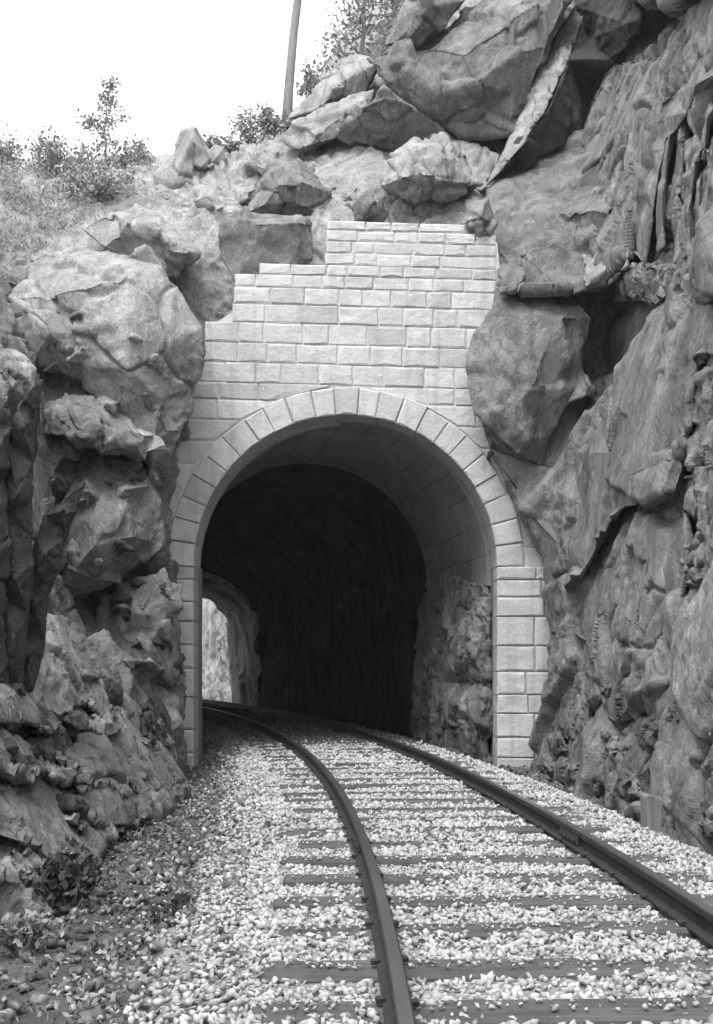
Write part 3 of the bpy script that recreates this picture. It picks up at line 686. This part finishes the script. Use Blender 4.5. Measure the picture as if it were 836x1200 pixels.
ledge('rock_peak', [(178, 205, .4), (203, 180, 0), (214, 154, .2), (228, 150, 0), (246, 180, .1), (252, 220, .3), (225, 246, .2), (190, 232, .3)], [(212, 190, -.6), (225, 165, -.4), (230, 210, -.5), (205, 215, -.5)], Y0=23.5, thick=2.5, seed=83, amp=.5, size=1.2)
ledge('rock_block', [(288, 250, .3), (300, 215, .2), (316, 195, .2), (350, 184, .2), (368, 204, .1), (388, 226, .2), (396, 258, .3), (340, 262, .3)], [(325, 215, -.6), (355, 212, -.6), (350, 240, -.4), (310, 240, -.4)], Y0=21.0, thick=2, seed=84, amp=.8, size=1.2, mat=M['rock'])
ledge('rock_pyramid', [(390, 161, .4), (420, 128, -.2), (450, 100, -.6), (486, 126, -.3), (522, 155, .2), (490, 168, .4), (462, 178, .4), (425, 170, .4)], [(452, 112, -.8), (458, 160, .0)], Y0=22.1, thick=2, seed=85, amp=.3, size=1.6, mat=M['rock'], label='dark pyramid shaped block above the portal')
ledge('boulder', [(446, 218, .2), (460, 182, .3), (488, 164, .5), (520, 161, .5), (546, 192, .3), (564, 216, .2), (532, 234, .2), (490, 237, .2), (462, 228, .2)], [(490, 182, -.3), (520, 180, -.3), (500, 205, -.5), (530, 212, -.3), (470, 208, -.3)], Y0=20.05, thick=2, seed=86, amp=.45, size=1.2)
ledge('rock_slab', [(330, 165, .2), (345, 148, .3), (378, 128, .4), (438, 106, .3), (425, 140, -.1), (392, 164, -.2), (355, 176, 0)], [(380, 150, -.3), (410, 130, -.2)], Y0=22.6, thick=1.5, seed=87, amp=.4)
ledge('rock_slab', [(336, 140, .2), (378, 90, .3), (418, 67, .3), (445, 72, .2), (425, 108, -.1), (372, 130, -.1)], [(390, 105, -.4), (415, 88, -.4)], Y0=23.6, thick=2, seed=88, amp=.5)
ledge('rock_mass', [(428, 68, .4), (455, 56, .4), (500, 50, .3), (545, 20, .3), (580, -20, .4), (640, -60, .5), (690, -30, .2), (650, 50, -.2), (628, 110, -.2), (600, 158, -.1), (545, 158, .2), (520, 140, .2), (485, 122, .2), (455, 98, .3)],
      [(480, 80, -.2), (540, 60, -.5), (600, 20, -.6), (555, 95, -.7), (610, 60, -.7), (560, 140, .1), (520, 110, -.3), (600, 110, -.4)], Y0=22.2, thick=3, seed=89, amp=.8, size=1.7, mat=M['rock'])
ledge('dark_slab', [(446, 56, .3), (462, 30, 0), (490, -40, 0), (560, -60, 0), (545, 0, -.2), (520, 28, -.1), (490, 58, .2)], [(500, 10, -.5), (475, 45, -.3)], Y0=22.6, thick=2, seed=90, amp=.5, mat=M['rock'])
ledge('rock_block', [(415, 240, .2), (430, 222, 0), (455, 226, -.1), (460, 250, 0), (450, 262, .1), (418, 262, .1)], [(438, 238, -.3)], Y0=19.3, thick=1.2, seed=91, amp=.5, size=.8, mat=M['rock'])
ledge('rock_block', [(540, 262, .1), (552, 240, 0), (572, 232, 0), (582, 262, 0), (576, 282, 0), (548, 276, .1)], [(562, 252, -.3)], Y0=18.1, thick=1.2, seed=92, amp=.5, size=.8)
for i in range(16):
    x, y = rr.uniform(200, 560), rr.uniform(180, 250); w_ = rr.uniform(14, 34); h_ = w_ * rr.uniform(.5, .8)
    if 295 < x < 375 and y > 240: continue
    pts = [(x + w_ * .6 * rr.uniform(.8, 1.2) * math.cos(6.283 * j / 7), y + h_ * .6 * rr.uniform(.8, 1.2) * math.sin(6.283 * j / 7), 1.0) for j in range(7)]
    ledge('rubble_block', pts, [(x, y - 2, .45)], thick=1, seed=100 + i, amp=.5, size=.6)
# --- left-hand rocks
def boulder(outline, inner, label, **k): return rock(k.pop('name', 'boulder'), outline, inner, label=label, cat=k.pop('cat', 'boulder'), **k)
boulder([(12, 350, 0.25), (45, 312, 0.31), (100, 296, 0.37), (150, 302, 0.19), (172, 287, 0.06), (190, 312, 0.12), (208, 345, 0.12), (234, 385, 0.19), (236, 412, 0.25), (228, 450, 0.31), (222, 490, 0.37), (200, 545, 0.37), (178, 570, 0.25), (150, 500, 0.00), (95, 450, 0.00), (30, 430, 0.12), (10, 395, 0.25)],
        [(60, 345, -0.31), (100, 318, -0.12), (150, 325, -0.37), (100, 335, -0.43), (62, 352, -0.31), (110, 362, -0.41), (150, 372, -0.56), (176, 340, -0.31), (200, 400, -0.19), (60, 390, -0.37), (110, 385, -0.50), (150, 430, -0.50), (105, 430, -0.31), (190, 470, -0.12), (180, 520, -0.06)],
        'huge pale angular boulder leaning against the left edge of the masonry', Y0=16.4, thick=3, seed=210, amp=.45, size=1.5, crack=.8, rough=1.6, mat=M['rock_pale'])
boulder([(40, 505, .3), (52, 478, .3), (75, 458, .4), (112, 463, .4), (152, 488, .3), (178, 512, .2), (172, 540, 0), (120, 530, -.2), (70, 512, -.1)], [(80, 482, -.2), (120, 490, -.2), (155, 520, -.4), (100, 512, -.5)], 'wedge shaped slab with a lit top behind the dark upright slabs', Y0=15.7, thick=2, seed=211, amp=.5, size=1.2, crack=.4, rough=1.6)
boulder([(62, 605, .2), (85, 560, .2), (112, 536, .3), (165, 538, .3), (188, 590, .3), (192, 640, .3), (140, 682, 0), (60, 708, 0), (52, 655, .1)], [(110, 580, -.3), (150, 590, -.3), (160, 630, -.3), (110, 640, -.6), (85, 670, -.4)], 'overhanging grey block above a dark hollow on the left', Y0=15.8, thick=2.5, seed=212, amp=.55, size=1.3, crack=.4, rough=1.8)
boulder([(118, 700, .6), (135, 682, .5), (160, 674, .4), (192, 668, .4), (206, 700, .3), (205, 790, .3), (180, 822, .3), (152, 842, .2), (128, 800, .3), (110, 755, .5)], [(165, 710, -.1), (170, 760, -.3), (185, 740, 0), (150, 800, -.2), (140, 745, .1)], 'tall grey boulder beside the foot of the left pier', Y0=15.7, thick=2, seed=213, amp=.5, size=1.2, crack=.5, rough=1.8)
for o_, n_, lab, yy0, sd_ in (
    ([(-2, 810, 0), (4, 700, 0), (6, 600, 0), (10, 520, 0), (22, 472, 0), (34, 458, 0), (50, 444, .05), (44, 490, .1), (40, 540, .1), (34, 590, .1), (40, 660, .1), (34, 720, .1), (26, 810, .1)], [(26, 500, -.12), (20, 580, -.16), (18, 680, -.18), (16, 750, -.15)], 'tallest dark splintered slab standing upright at the left edge', 9.4, 114),
    ([(-70, 820, 0), (-60, 600, 0), (-40, 540, 0), (-20, 505, 0), (0, 478, 0), (8, 470, 0), (14, 500, .05), (6, 560, .1), (14, 640, .1), (8, 720, .1), (10, 820, .1)], [(-12, 540, -.15), (-10, 640, -.2), (-25, 720, -.25)], 'dark slab partly cut off by the left edge of the picture', 9.2, 115),
    ([(14, 815, 0), (24, 740, 0), (30, 690, 0), (42, 636, 0), (54, 604, 0), (72, 586, .02), (101, 564, .1), (90, 600, .1), (76, 630, .1), (68, 668, .1), (56, 700, .1), (52, 750, .1), (38, 815, .1)], [(52, 650, -.16), (76, 597, -.12), (42, 705, -.2), (32, 770, -.16)], 'dark pointed slab leaning out to the right of the tallest splintered slab', 9.7, 116)):
    boulder(o_, n_, lab, name='rock_slab', cat='rock slab', Y0=yy0, thick=.45, shrink=.1, seed=sd_, amp=.18, size=.6, crack=.3, mat=M['rock_dark'], rough=.8, stretch=(1.6, 1, .35))
boulder([(-60, 415, .2), (-10, 404, .3), (22, 410, .3), (42, 432, .2), (34, 470, .1), (-20, 490, 0), (-60, 490, 0)], [(10, 428, -.25), (15, 455, -.3), (-15, 440, -.2)], 'pale layered stone above the dark upright slab', Y0=14.6, thick=1.2, seed=142, amp=.5, size=.7, rough=2.2, mat=M['rock_white'], stretch=(.6, 1, 1.8))
boulder([(24, 800, .2), (36, 752, .2), (50, 718, .2), (66, 722, .2), (78, 750, .1), (98, 778, 0), (104, 820, 0), (70, 838, .0), (40, 825, .1)], [(58, 750, -.2), (62, 790, -.35), (82, 790, -.2)], 'pale triangular stone below the dark hollow', Y0=None, thick=1.2, seed=116, amp=.5, size=.9, mat=M['rock_pale'])
boulder([(96, 802, .1), (106, 795, .1), (118, 798, .1), (144, 838, 0), (126, 848, 0), (106, 828, .1)], [(116, 812, -.2), (126, 830, -.15)], 'small pale slab tilted against the tall grey boulder', Y0=None, thick=.8, seed=117, amp=.4, size=.6, mat=M['rock_pale'])
boulder([(100, 850, .2), (118, 832, .2), (140, 838, .2), (150, 856, .1), (120, 862, 0)], [(125, 846, -.15)], 'small rounded stone on top of the flat slab', Y0=None, thick=.8, seed=118, amp=.4, size=.6, mat=M['rock_pale'])
boulder([(70, 890, .2), (95, 862, .4), (150, 856, .5), (202, 880, .6), (212, 905, .5), (185, 930, .1), (110, 925, -.1), (76, 912, 0)], [(120, 880, .0), (165, 890, .1), (140, 905, -.2)], 'flat grey slab lying before the left pier', Y0=None, thick=1.6, seed=119, amp=.5, size=1.2)
boulder([(-90, 900, .3), (-20, 912, .3), (15, 922, .3), (50, 955, .2), (78, 985, .1), (62, 1012, 0), (20, 985, -.2), (-90, 950, 0)], [(20, 948, -.1), (48, 980, -.1)], 'dark slab sloping to the right at the lower left edge', Y0=None, thick=1.0, seed=120, amp=.45, size=.9)
boulder([(-90, 965, .2), (10, 990, .2), (58, 1014, .1), (48, 1040, 0), (-10, 1030, -.1), (-90, 1030, 0)], [(10, 1008, -.1), (30, 1020, -.15)], 'lower pale slab beside the dark fern', Y0=None, thick=.9, seed=121, amp=.4, size=.8, mat=M['rock_pale'])
boulder([(-40, 800, .2), (5, 792, .2), (45, 806, .2), (78, 836, .1), (70, 862, 0), (30, 848, -.1), (-40, 840, 0)], [(20, 812, -.15), (50, 832, -.2)], 'long slab with a pale upper edge at the left side', Y0=None, thick=1.2, seed=122, amp=.5, size=.8)
boulder([(-30, 848, .1), (20, 856, .1), (60, 882, .1), (72, 905, 0), (40, 920, -.1), (-30, 900, -.1)], [(20, 880, -.25), (50, 898, -.2)], 'mossy block between two sloping slabs at the left', Y0=None, thick=1.0, seed=123, amp=.7, size=.6)
boulder([(88, 940, .1), (104, 918, .2), (150, 914, .3), (170, 935, .2), (150, 965, 0), (112, 968, -.1)], [(120, 930, -.1), (140, 945, -.15)], 'lumpy stone in front of the flat slab', Y0=None, thick=.8, seed=124, amp=.6, size=.6)
boulder([(166, 838, .1), (178, 815, .2), (196, 826, .2), (200, 862, .1), (182, 872, 0), (168, 862, 0)], [(182, 840, -.2)], 'dark stone wedged at the foot of the left pier', Y0=None, thick=.9, seed=125, amp=.5, size=.6, mat=M['rock_dark'])
# broken angular blocks heaped on the lower left slope
rl = random.Random(31)
for i in range(46):
    y = rl.uniform(700, 1000); x = rl.uniform(-20, 190 - max(0, y - 900) * 1.0)
    if y < 815 and x > 40: continue
    w_ = rl.uniform(18, 44); h_ = w_ * rl.uniform(.4, .75); th = rl.uniform(.2, .9); pts = []
    for j in range(6):
        a_ = 2 * math.pi * j / 6 + rl.uniform(-.35, .35); q = rl.uniform(.75, 1.2); u, v = w_ * .6 * q * math.cos(a_), h_ * .6 * q * math.sin(a_)
        pts.append((x + u * math.cos(th) - v * math.sin(th), y + u * math.sin(th) + v * math.cos(th), .25 + rl.uniform(-.08, .12)))
    o = rock('rubble_block', pts, [(x + rl.uniform(-4, 4), y - .2 * h_, -.08 - rl.uniform(0, .22)), (x + rl.uniform(-6, 6), y + .15 * h_, -.1 - rl.uniform(0, .15))], cat=None, thick=.7, seed=300 + i, amp=.5, size=.6, rough=1.5, crack=.4, mat=M[rl.choice(('rock', 'rock', 'rock_dark', 'rock_pale'))])
    o.parent = cliffL
# angular plates that break up the left rock face
LB = bvh_of([cliffL] + [o for o in COL.objects if o.name.startswith('boulder')])
for i in range(64):
    y = rl.uniform(370, 800); x = rl.uniform(50, 212 if y > 450 else 60 + (y - 300) * 1.0)
    if (y > 690 and x < 135 and y < 780): continue
    p, n_ = hit(x, y, LB)
    if p is None: continue
    w_ = rl.uniform(18, 46); h_ = w_ * rl.uniform(.4, .8); th = rl.uniform(-.3, 1.1); pts = []
    for j in range(5):
        a_ = 2 * math.pi * j / 5 + rl.uniform(-.4, .4); q = rl.uniform(.75, 1.25); u, v = w_ * .6 * q * math.cos(a_), h_ * .6 * q * math.sin(a_)
        X_, Z_ = u * math.cos(th) - v * math.sin(th), u * math.sin(th) + v * math.cos(th)
        pts.append((min(214, x + X_), y + Z_, .18 + rl.uniform(-.12, .12) - .004 * Z_))
    o = rock('rubble_block', pts, [(x + rl.uniform(-.15, .15) * w_, y - .2 * h_, -.06 - rl.uniform(0, .16))], Y0=p.y, cat=None, thick=.8, seed=600 + i, amp=.25, size=.8, rough=1.2, crack=.5, mat=M[rl.choice(('rock', 'rock', 'rock_pale', 'rock_dark') if y > 560 else ('rock', 'rock_pale', 'rock_pale'))])
    o.parent = cliffL
# added rock, mostly out of view, to shade the recess at the top right
slab('shading_roof', [(700, -30, -.5), (752, -6, -1.0), (800, -4, -1.2), (870, -20, -1.2), (930, -60, -1.0), (930, -150, -.8), (690, -150, -.4)], [(780, -40, -1.6), (850, -70, -1.6)], thick=4, seed=160, size=1.4)
for i in range(60):     # loose angular blocks over the hillside
    x, y = rl.uniform(170, 590), rl.uniform(70, 256)
    p, n_ = hit(x, y)
    if p is None or (y < 200 and x < 330 + (165 - y) * 1.0 and y < 190): continue
    w_ = rl.uniform(14, 42); h_ = w_ * rl.uniform(.45, .8); th = rl.uniform(-.6, .6); pts = []
    for j in range(6):
        a_ = 2 * math.pi * j / 6 + rl.uniform(-.35, .35); q = rl.uniform(.75, 1.2); u, v = w_ * .6 * q * math.cos(a_), h_ * .6 * q * math.sin(a_)
        pts.append((x + u * math.cos(th) - v * math.sin(th), y + u * math.sin(th) + v * math.cos(th), .25 + rl.uniform(-.1, .1) - .006 * v))
    ledge('rubble_block', pts, [(x + rl.uniform(-.2, .2) * w_, y - .2 * h_, -.1 - rl.uniform(0, .2)), (x + rl.uniform(-.2, .2) * w_, y + .1 * h_, -.1 - rl.uniform(0, .25))], Y0=p.y, thick=1.0, seed=400 + i, amp=.4, size=.7, rough=1.2, crack=.4, mat=M[rl.choice(('rock', 'rock_pale', 'rock_pale'))])
# the cutting goes on behind the camera
for nm, sg in (('cutting_wall_left', -1), ('cutting_wall_right', 1)):
    yy = np.arange(-26, 5.01, .4); zz_ = np.arange(-.6, 9.5, .4); V = []
    for y in yy:
        for z in zz_: V.append((sg * (2.75 + (.5 if sg < 0 else .2) * max(0, z) + .35 * max(0, y - 1) * (.1 if sg > 0 else .05)), y, z))
    k = len(zz_); idx = np.arange(len(V)).reshape(len(yy), k)
    q4 = np.stack([idx[:-1, :-1], idx[:-1, 1:], idx[1:, 1:], idx[1:, :-1]], -1).reshape(-1, 4)
    if sg > 0: q4 = q4[:, ::-1]
    T = np.concatenate([q4[:, [0, 1, 2]], q4[:, [0, 2, 3]]]); V = np.array(V, dtype=float)
    tag(mesh_obj(nm, rock_disp(V, T, 1, 1.5, 500 + sg), T, M['rock'], smooth=True), kind='structure')
# rock standing inside the mouth on the right, below the vault
ro = rock('rock_buttress', [(572, 688, 18.85), (548, 682, 19.5), (522, 670, 20.9), (506, 674, 21.9), (494, 720, 23.0), (489, 780, 23.2), (480, 880, 23.8), (500, 912, 21.6), (530, 930, 20.0), (560, 950, 18.9), (576, 940, 18.65), (574, 800, 18.75)],
          [(550, 760, 18.9), (525, 740, 20.4), (540, 830, 19.0), (510, 800, 21.2), (520, 860, 20.2), (556, 860, 18.6), (505, 745, 21.9)], Y0=0.0, thick=.7, seed=130, amp=.8, size=.8, rough=1.6, label='rough natural rock under the vault inside the right of the mouth', cat='rock')
# rock face beyond the far mouth, its sunlit brightness put into white rock
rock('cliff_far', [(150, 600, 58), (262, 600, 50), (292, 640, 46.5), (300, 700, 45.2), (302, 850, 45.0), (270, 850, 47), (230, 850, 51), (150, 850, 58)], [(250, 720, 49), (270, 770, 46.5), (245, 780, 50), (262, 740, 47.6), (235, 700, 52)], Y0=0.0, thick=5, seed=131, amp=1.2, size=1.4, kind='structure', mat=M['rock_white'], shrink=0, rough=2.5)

# ------------------------------------------------------------------ vegetation
def leaf_quads(C, size, seed, spread=None, up=0.0, aspect=.5):
    """one small folded leaf per centre"""
    rg = np.random.default_rng(seed); n = len(C)
    a = rg.normal(size=(n, 3)); a[:, 2] += up; a /= np.linalg.norm(a, axis=1, keepdims=True)
    b = np.cross(a, rg.normal(size=(n, 3))); b /= np.linalg.norm(b, axis=1, keepdims=True)
    L = (size * rg.uniform(.6, 1.3, n))[:, None]
    V = np.stack([C, C + a * L * .5 + b * L * aspect * .5, C + a * L, C + a * L * .5 - b * L * aspect * .5], 1).reshape(-1, 3)
    return V, np.arange(4 * n).reshape(-1, 4)
def tube_mesh(path, rad, seg=7):
    V, F = [], []
    for i, p in enumerate(path):
        p = Vector(p); q = Vector(path[min(i + 1, len(path) - 1)]) - Vector(path[max(i - 1, 0)]); q.normalize()
        u = q.orthogonal().normalized(); v = q.cross(u)
        for k in range(seg):
            a = 2 * math.pi * k / seg; V.append(tuple(p + (u * math.cos(a) + v * math.sin(a)) * rad[i]))
    for i in range(len(path) - 1):
        for k in range(seg):
            a, b = i * seg + k, i * seg + (k + 1) % seg; F.append((a, b, b + seg, a + seg))
    F += [tuple(range(seg))[::-1], tuple(range((len(path) - 1) * seg, len(path) * seg))]
    return V, F
def merge(parts):
    V, F = [], []
    for v, f in parts:
        b0 = len(V); V += [tuple(map(float, x)) for x in v]; F += [tuple(int(i) + b0 for i in x) for x in f]
    return V, F
def pine(base, h, label, seed, width=.3, bare=.15, leaf=.16, dens=26, cat='tree', lean=0.0, trunk_r=.03, name='pine_tree', mat='needle'):
    r = random.Random(seed); t = tag(empty(name, base), label, cat); parts = []; cen = []
    path = [(lean * h * (i / 8) ** 1.3 + r.uniform(-.01, .01) * h, r.uniform(-.01, .01) * h, h * i / 8 - .15) for i in range(9)]
    parts.append(tube_mesh(path, [trunk_r * (1 - .85 * i / 8) for i in range(9)]))
    nb = int(9 + h * 5)
    for k in range(nb):
        f = bare + (1 - bare) * (k + r.random()) / nb; i = min(7, int(f * 8)); q = Vector(path[i]).lerp(Vector(path[i + 1]), f * 8 - i)
        L = width * h * (1.05 - f) ** .7 * r.uniform(.45, 1.15); a = r.uniform(0, 6.283)
        e = q + Vector((math.cos(a) * L, math.sin(a) * L, L * r.uniform(-.05, .45)))
        m_ = q.lerp(e, .5) + Vector((0, 0, -.06 * L)); parts.append(tube_mesh([q, m_, e], [trunk_r * .3 * (1 - f * .5), trunk_r * .2, trunk_r * .08], 5))
        for j in range(int(dens * L / (width * h) + 6)):
            u = r.uniform(.3, 1.05); c = q.lerp(e, u); s_ = .16 * L + .04
            cen.append((c.x + r.gauss(0, s_), c.y + r.gauss(0, s_), c.z + r.gauss(0, s_ * .7)))
    v, f = merge(parts); mesh_obj('trunk', v, f, M['bark'], t, smooth=True)
    v, f = leaf_quads(np.array(cen), leaf, seed, up=.3, aspect=.45); mesh_obj('crown', v, f, M[mat], t)
    return t
def shrub(base, w_, h_, label, seed, n=700, leaf=.1, cat='shrub', mat='leaf', name='shrub'):
    r = random.Random(seed); t = tag(empty(name, base), label, cat); parts = []; cen = []
    for k in range(max(9, int(n / 40))):
        a = r.uniform(0, 6.283); q = r.random() ** .6; e = Vector((math.cos(a) * w_ * q, math.sin(a) * w_ * q, h_ * r.uniform(.45, 1.0) * (1.1 - .5 * q)))
        m_ = e * .55 + Vector((r.gauss(0, .05), r.gauss(0, .05), .05 * h_)); parts.append(tube_mesh([(0, 0, -.1), m_, e], [.014, .009, .003], 5))
        for j in range(60):
            u = r.uniform(.35, 1.05); c = m_.lerp(e, (u - .35) / .65) if u > .5 else m_ * (u / .55)
            cen.append((c.x + r.gauss(0, .14 * w_ + .02), c.y + r.gauss(0, .14 * w_ + .02), c.z + r.gauss(0, .12 * h_)))
    v, f = merge(parts); mesh_obj('stem', v, f, M['bark'], t, smooth=True)
    v, f = leaf_quads(np.array(cen), leaf, seed, up=.4, aspect=.55); mesh_obj('foliage', v, f, M[mat], t)
    return t
def sky_base(px, py, Y): return Vector(at(px, py, Y))
pine(sky_base(124, 205, 28), 2.4, 'young pine standing alone on the left skyline', 1, width=.4, bare=.08, leaf=.12, dens=110)
pine(sky_base(424, 84, 26.5), 4.0, 'bushy pine on the rocks at the top of the picture', 2, width=.36, bare=.03, leaf=.13, dens=150, trunk_r=.06, lean=.03)
pine(sky_base(462, 20, 28), 4.0, 'second pine half hidden behind the top rocks', 12, width=.34, bare=.03, leaf=.13, dens=130, trunk_r=.06)
# tall bare trunk; its crown is above the picture
t = tag(empty('tall_pine', at(336, 140, 25.6)), 'tall bare tree trunk rising out of the top of the picture', 'tree')
bp = Vector(at(336, 140, 25.6)); pth = [Vector(at(x, y, 25.6)) - bp for x, y in ((336, 150), (338, 110), (341, 75), (344, 40), (349, 0), (353, -60), (356, -140), (360, -260), (362, -420))]
v, f = tube_mesh(pth, [.12, .105, .098, .094, .09, .085, .075, .06, .03], 9); mesh_obj('trunk', v, f, M['bark'], t, smooth=True)
rt = random.Random(8); cen = []; parts = []
for k in range(26):
    q = pth[7].lerp(pth[8], rt.uniform(-.4, 1)); a = rt.uniform(0, 6.283); L = rt.uniform(.5, 1.5); e = q + Vector((math.cos(a) * L, math.sin(a) * L, L * .3)); parts.append(tube_mesh([q, e], [.03, .01], 5))
    for j in range(40): c = q.lerp(e, rt.uniform(.4, 1.05)); cen.append((c.x + rt.gauss(0, .2), c.y + rt.gauss(0, .2), c.z + rt.gauss(0, .15)))
v, f = merge(parts); mesh_obj('branches', v, f, M['bark'], t)
v, f = leaf_quads(np.array(cen), .2, 9, up=.3); mesh_obj('crown', v, f, M['needle'], t)
for i, (px, py, Y, w_, h_, n, lab) in enumerate([(8, 208, 26.5, .55, 1.0, 500, 'thin leafy shrub at the far left of the skyline'), (72, 206, 26, .8, .85, 900, 'low spreading shrub left of the young pine'),
        (160, 200, 26, .5, .6, 420, 'small shrub between the young pine and the pointed rock'), (112, 232, 23, .9, .5, 900, 'low dark bush below the young pine'), (292, 172, 25.5, .45, .95, 420, 'airy shrub left of the tall bare trunk'),
        (322, 155, 25.5, .4, .6, 360, 'small shrub at the foot of the tall bare trunk'), (366, 118, 26, .35, .7, 300, 'small shrub right of the tall bare trunk'), (262, 182, 25.5, .5, .4, 300, 'low scrub right of the pointed rock')]):
    shrub(sky_base(px, py, Y), w_, h_, lab, 20 + i, n)
# scrub and grass on the upper left slope
rg = np.random.default_rng(44); cen = []
for k in range(5200):
    px = rg.uniform(-40, 260); py = rg.uniform(185, 345)
    if px > 120 and rg.random() < (px - 120) / 70: continue
    if vnoise(np.array([[px / 34, py / 22, 0]]), 8)[0] < -.05: continue
    p, n_ = hit(px, py)
    if p is None or n_.z < .12 or p.y > 32: continue
    for j in range(7): cen.append((p.x + rg.normal(0, .07), p.y + rg.normal(0, .07), p.z + abs(rg.normal(0, .05))))
v, f = leaf_quads(np.array(cen), .085, 45, up=1.2, aspect=.28)
tag(mesh_obj('scrub', v, f, M['leaf']), 'low grass and scrub covering the upper left slope', kind='stuff')

# ------------------------------------------------------------------ small things
def gpos(px, py, z=-.38):
    Y = FPX * (CH - z) / (py - HY); return Vector(((px - CX) / FPX * Y, Y, z))
shrub(gpos(82, 1058), .17, .36, 'dark fern like plant under the sloping slabs at lower left', 61, 900, .06, 'plant', 'leaf_dark', 'fern_plant')
shrub(gpos(205, 1085), .12, .16, 'small dark weed tuft between ballast and debris', 62, 300, .05, 'plant', 'leaf_dark', 'weed')
shrub(gpos(150, 960), .15, .2, 'low weed growing behind the fern among the stones', 63, 300, .05, 'plant', 'leaf_dark', 'weed')
shrub(gpos(28, 1110), .12, .2, 'straggly weed in the lower left corner', 64, 240, .05, 'plant', 'leaf', 'weed')
shrub(gpos(190, 925), .14, .22, 'weed at the foot of the flat slab by the left pier', 65, 260, .05, 'plant', 'leaf_dark', 'weed')
# short weathered post by the right cliff, with an iron rod leaning from it
pb = Vector((2.47, 10.0, -.42)); t = tag(empty('wooden_post', pb), 'short weathered wooden post stub at the foot of the right cliff', 'post')
me = box_mesh('post_body', .07, .06, 0, .45, .012); me.materials.append(M['old_wood'])
for q in me.vertices:
    q.co.x += random.uniform(-.008, .008)
    if q.co.z > .3: q.co.z += .04 * (q.co.x < 0) + random.uniform(-.02, .02)
o = link(bpy.data.objects.new('post_body', me), t); o.rotation_euler = (.03, -.03, .3)
v, f = tube_mesh([Vector((2.55, 9.92, -.03)), Vector((2.56, 9.1, -.15)), Vector((2.53, 8.2, -.27)), Vector((2.5, 7.6, -.36))], [.011] * 4, 6)
tag(mesh_obj('iron_rod', v, f, M['iron'], smooth=True), 'thin iron rod running from the post stub down to the ballast', 'rod')
hb = Vector(at(575, 532, 17.78)); t = tag(empty('iron_hook', hb), 'black iron hook with a short cable at the right shoulder of the arch', 'hook')
v, f = tube_mesh([Vector((0, .35, -.02)), Vector((0, .1, 0)), Vector((0, -.02, 0)), Vector((0, -.03, 0))], [.03, .035, .05, .02], 9); mesh_obj('knob', v, f, M['iron'], t, smooth=True)
c1 = Vector(at(592, 552, 17.35)) - hb; c2 = Vector(at(606, 573, 17.3)) - hb
v, f = tube_mesh([Vector((.01, 0, -.02)), c1 * .5 + Vector((0, 0, .01)), c1, c2], [.016] * 4, 6); mesh_obj('cable', v, f, M['iron'], t, smooth=True)

# fallen leaves and twigs on the left-hand ground
P, o_, s_ = strip_points(3200, -3.3, -1.75, sY(3.4), sY(16), 71); P[:, 2] += .03
v, f = leaf_quads(P, .04, 72, up=.0, aspect=.5)
tag(mesh_obj('leaf_litter', v, f, M['leaf']), 'dark fallen leaves and litter beside the ballast', kind='stuff')

# ------------------------------------------------------------------ thin haze box added to lift the tunnel's blacks and fade the distance
bm = bmesh.new(); bmesh.ops.create_cube(bm, size=1)
for v in bm.verts: v.co = Vector((v.co.x * 340, -40 + (v.co.y + .5) * 260, -1.7 if v.co.z < 0 else 40))
me = bpy.data.meshes.new('haze'); bm.to_mesh(me); bm.free()
hm = bpy.data.materials.new('haze'); hm.use_nodes = True; t_ = hm.node_tree; t_.nodes.remove(t_.nodes['Principled BSDF'])
pv = t_.nodes.new('ShaderNodeVolumePrincipled'); pv.inputs['Color'].default_value = (.95, .95, .95, 1); pv.inputs['Density'].default_value = .0008; pv.inputs['Anisotropy'].default_value = .3
t_.links.new(pv.outputs[0], t_.nodes['Material Output'].inputs['Volume']); me.materials.append(hm)
tag(link(bpy.data.objects.new('haze', me)), 'thin haze added to lift the tunnel blacks and fade the distance', kind='stuff')
S.cycles.volume_bounces = 0
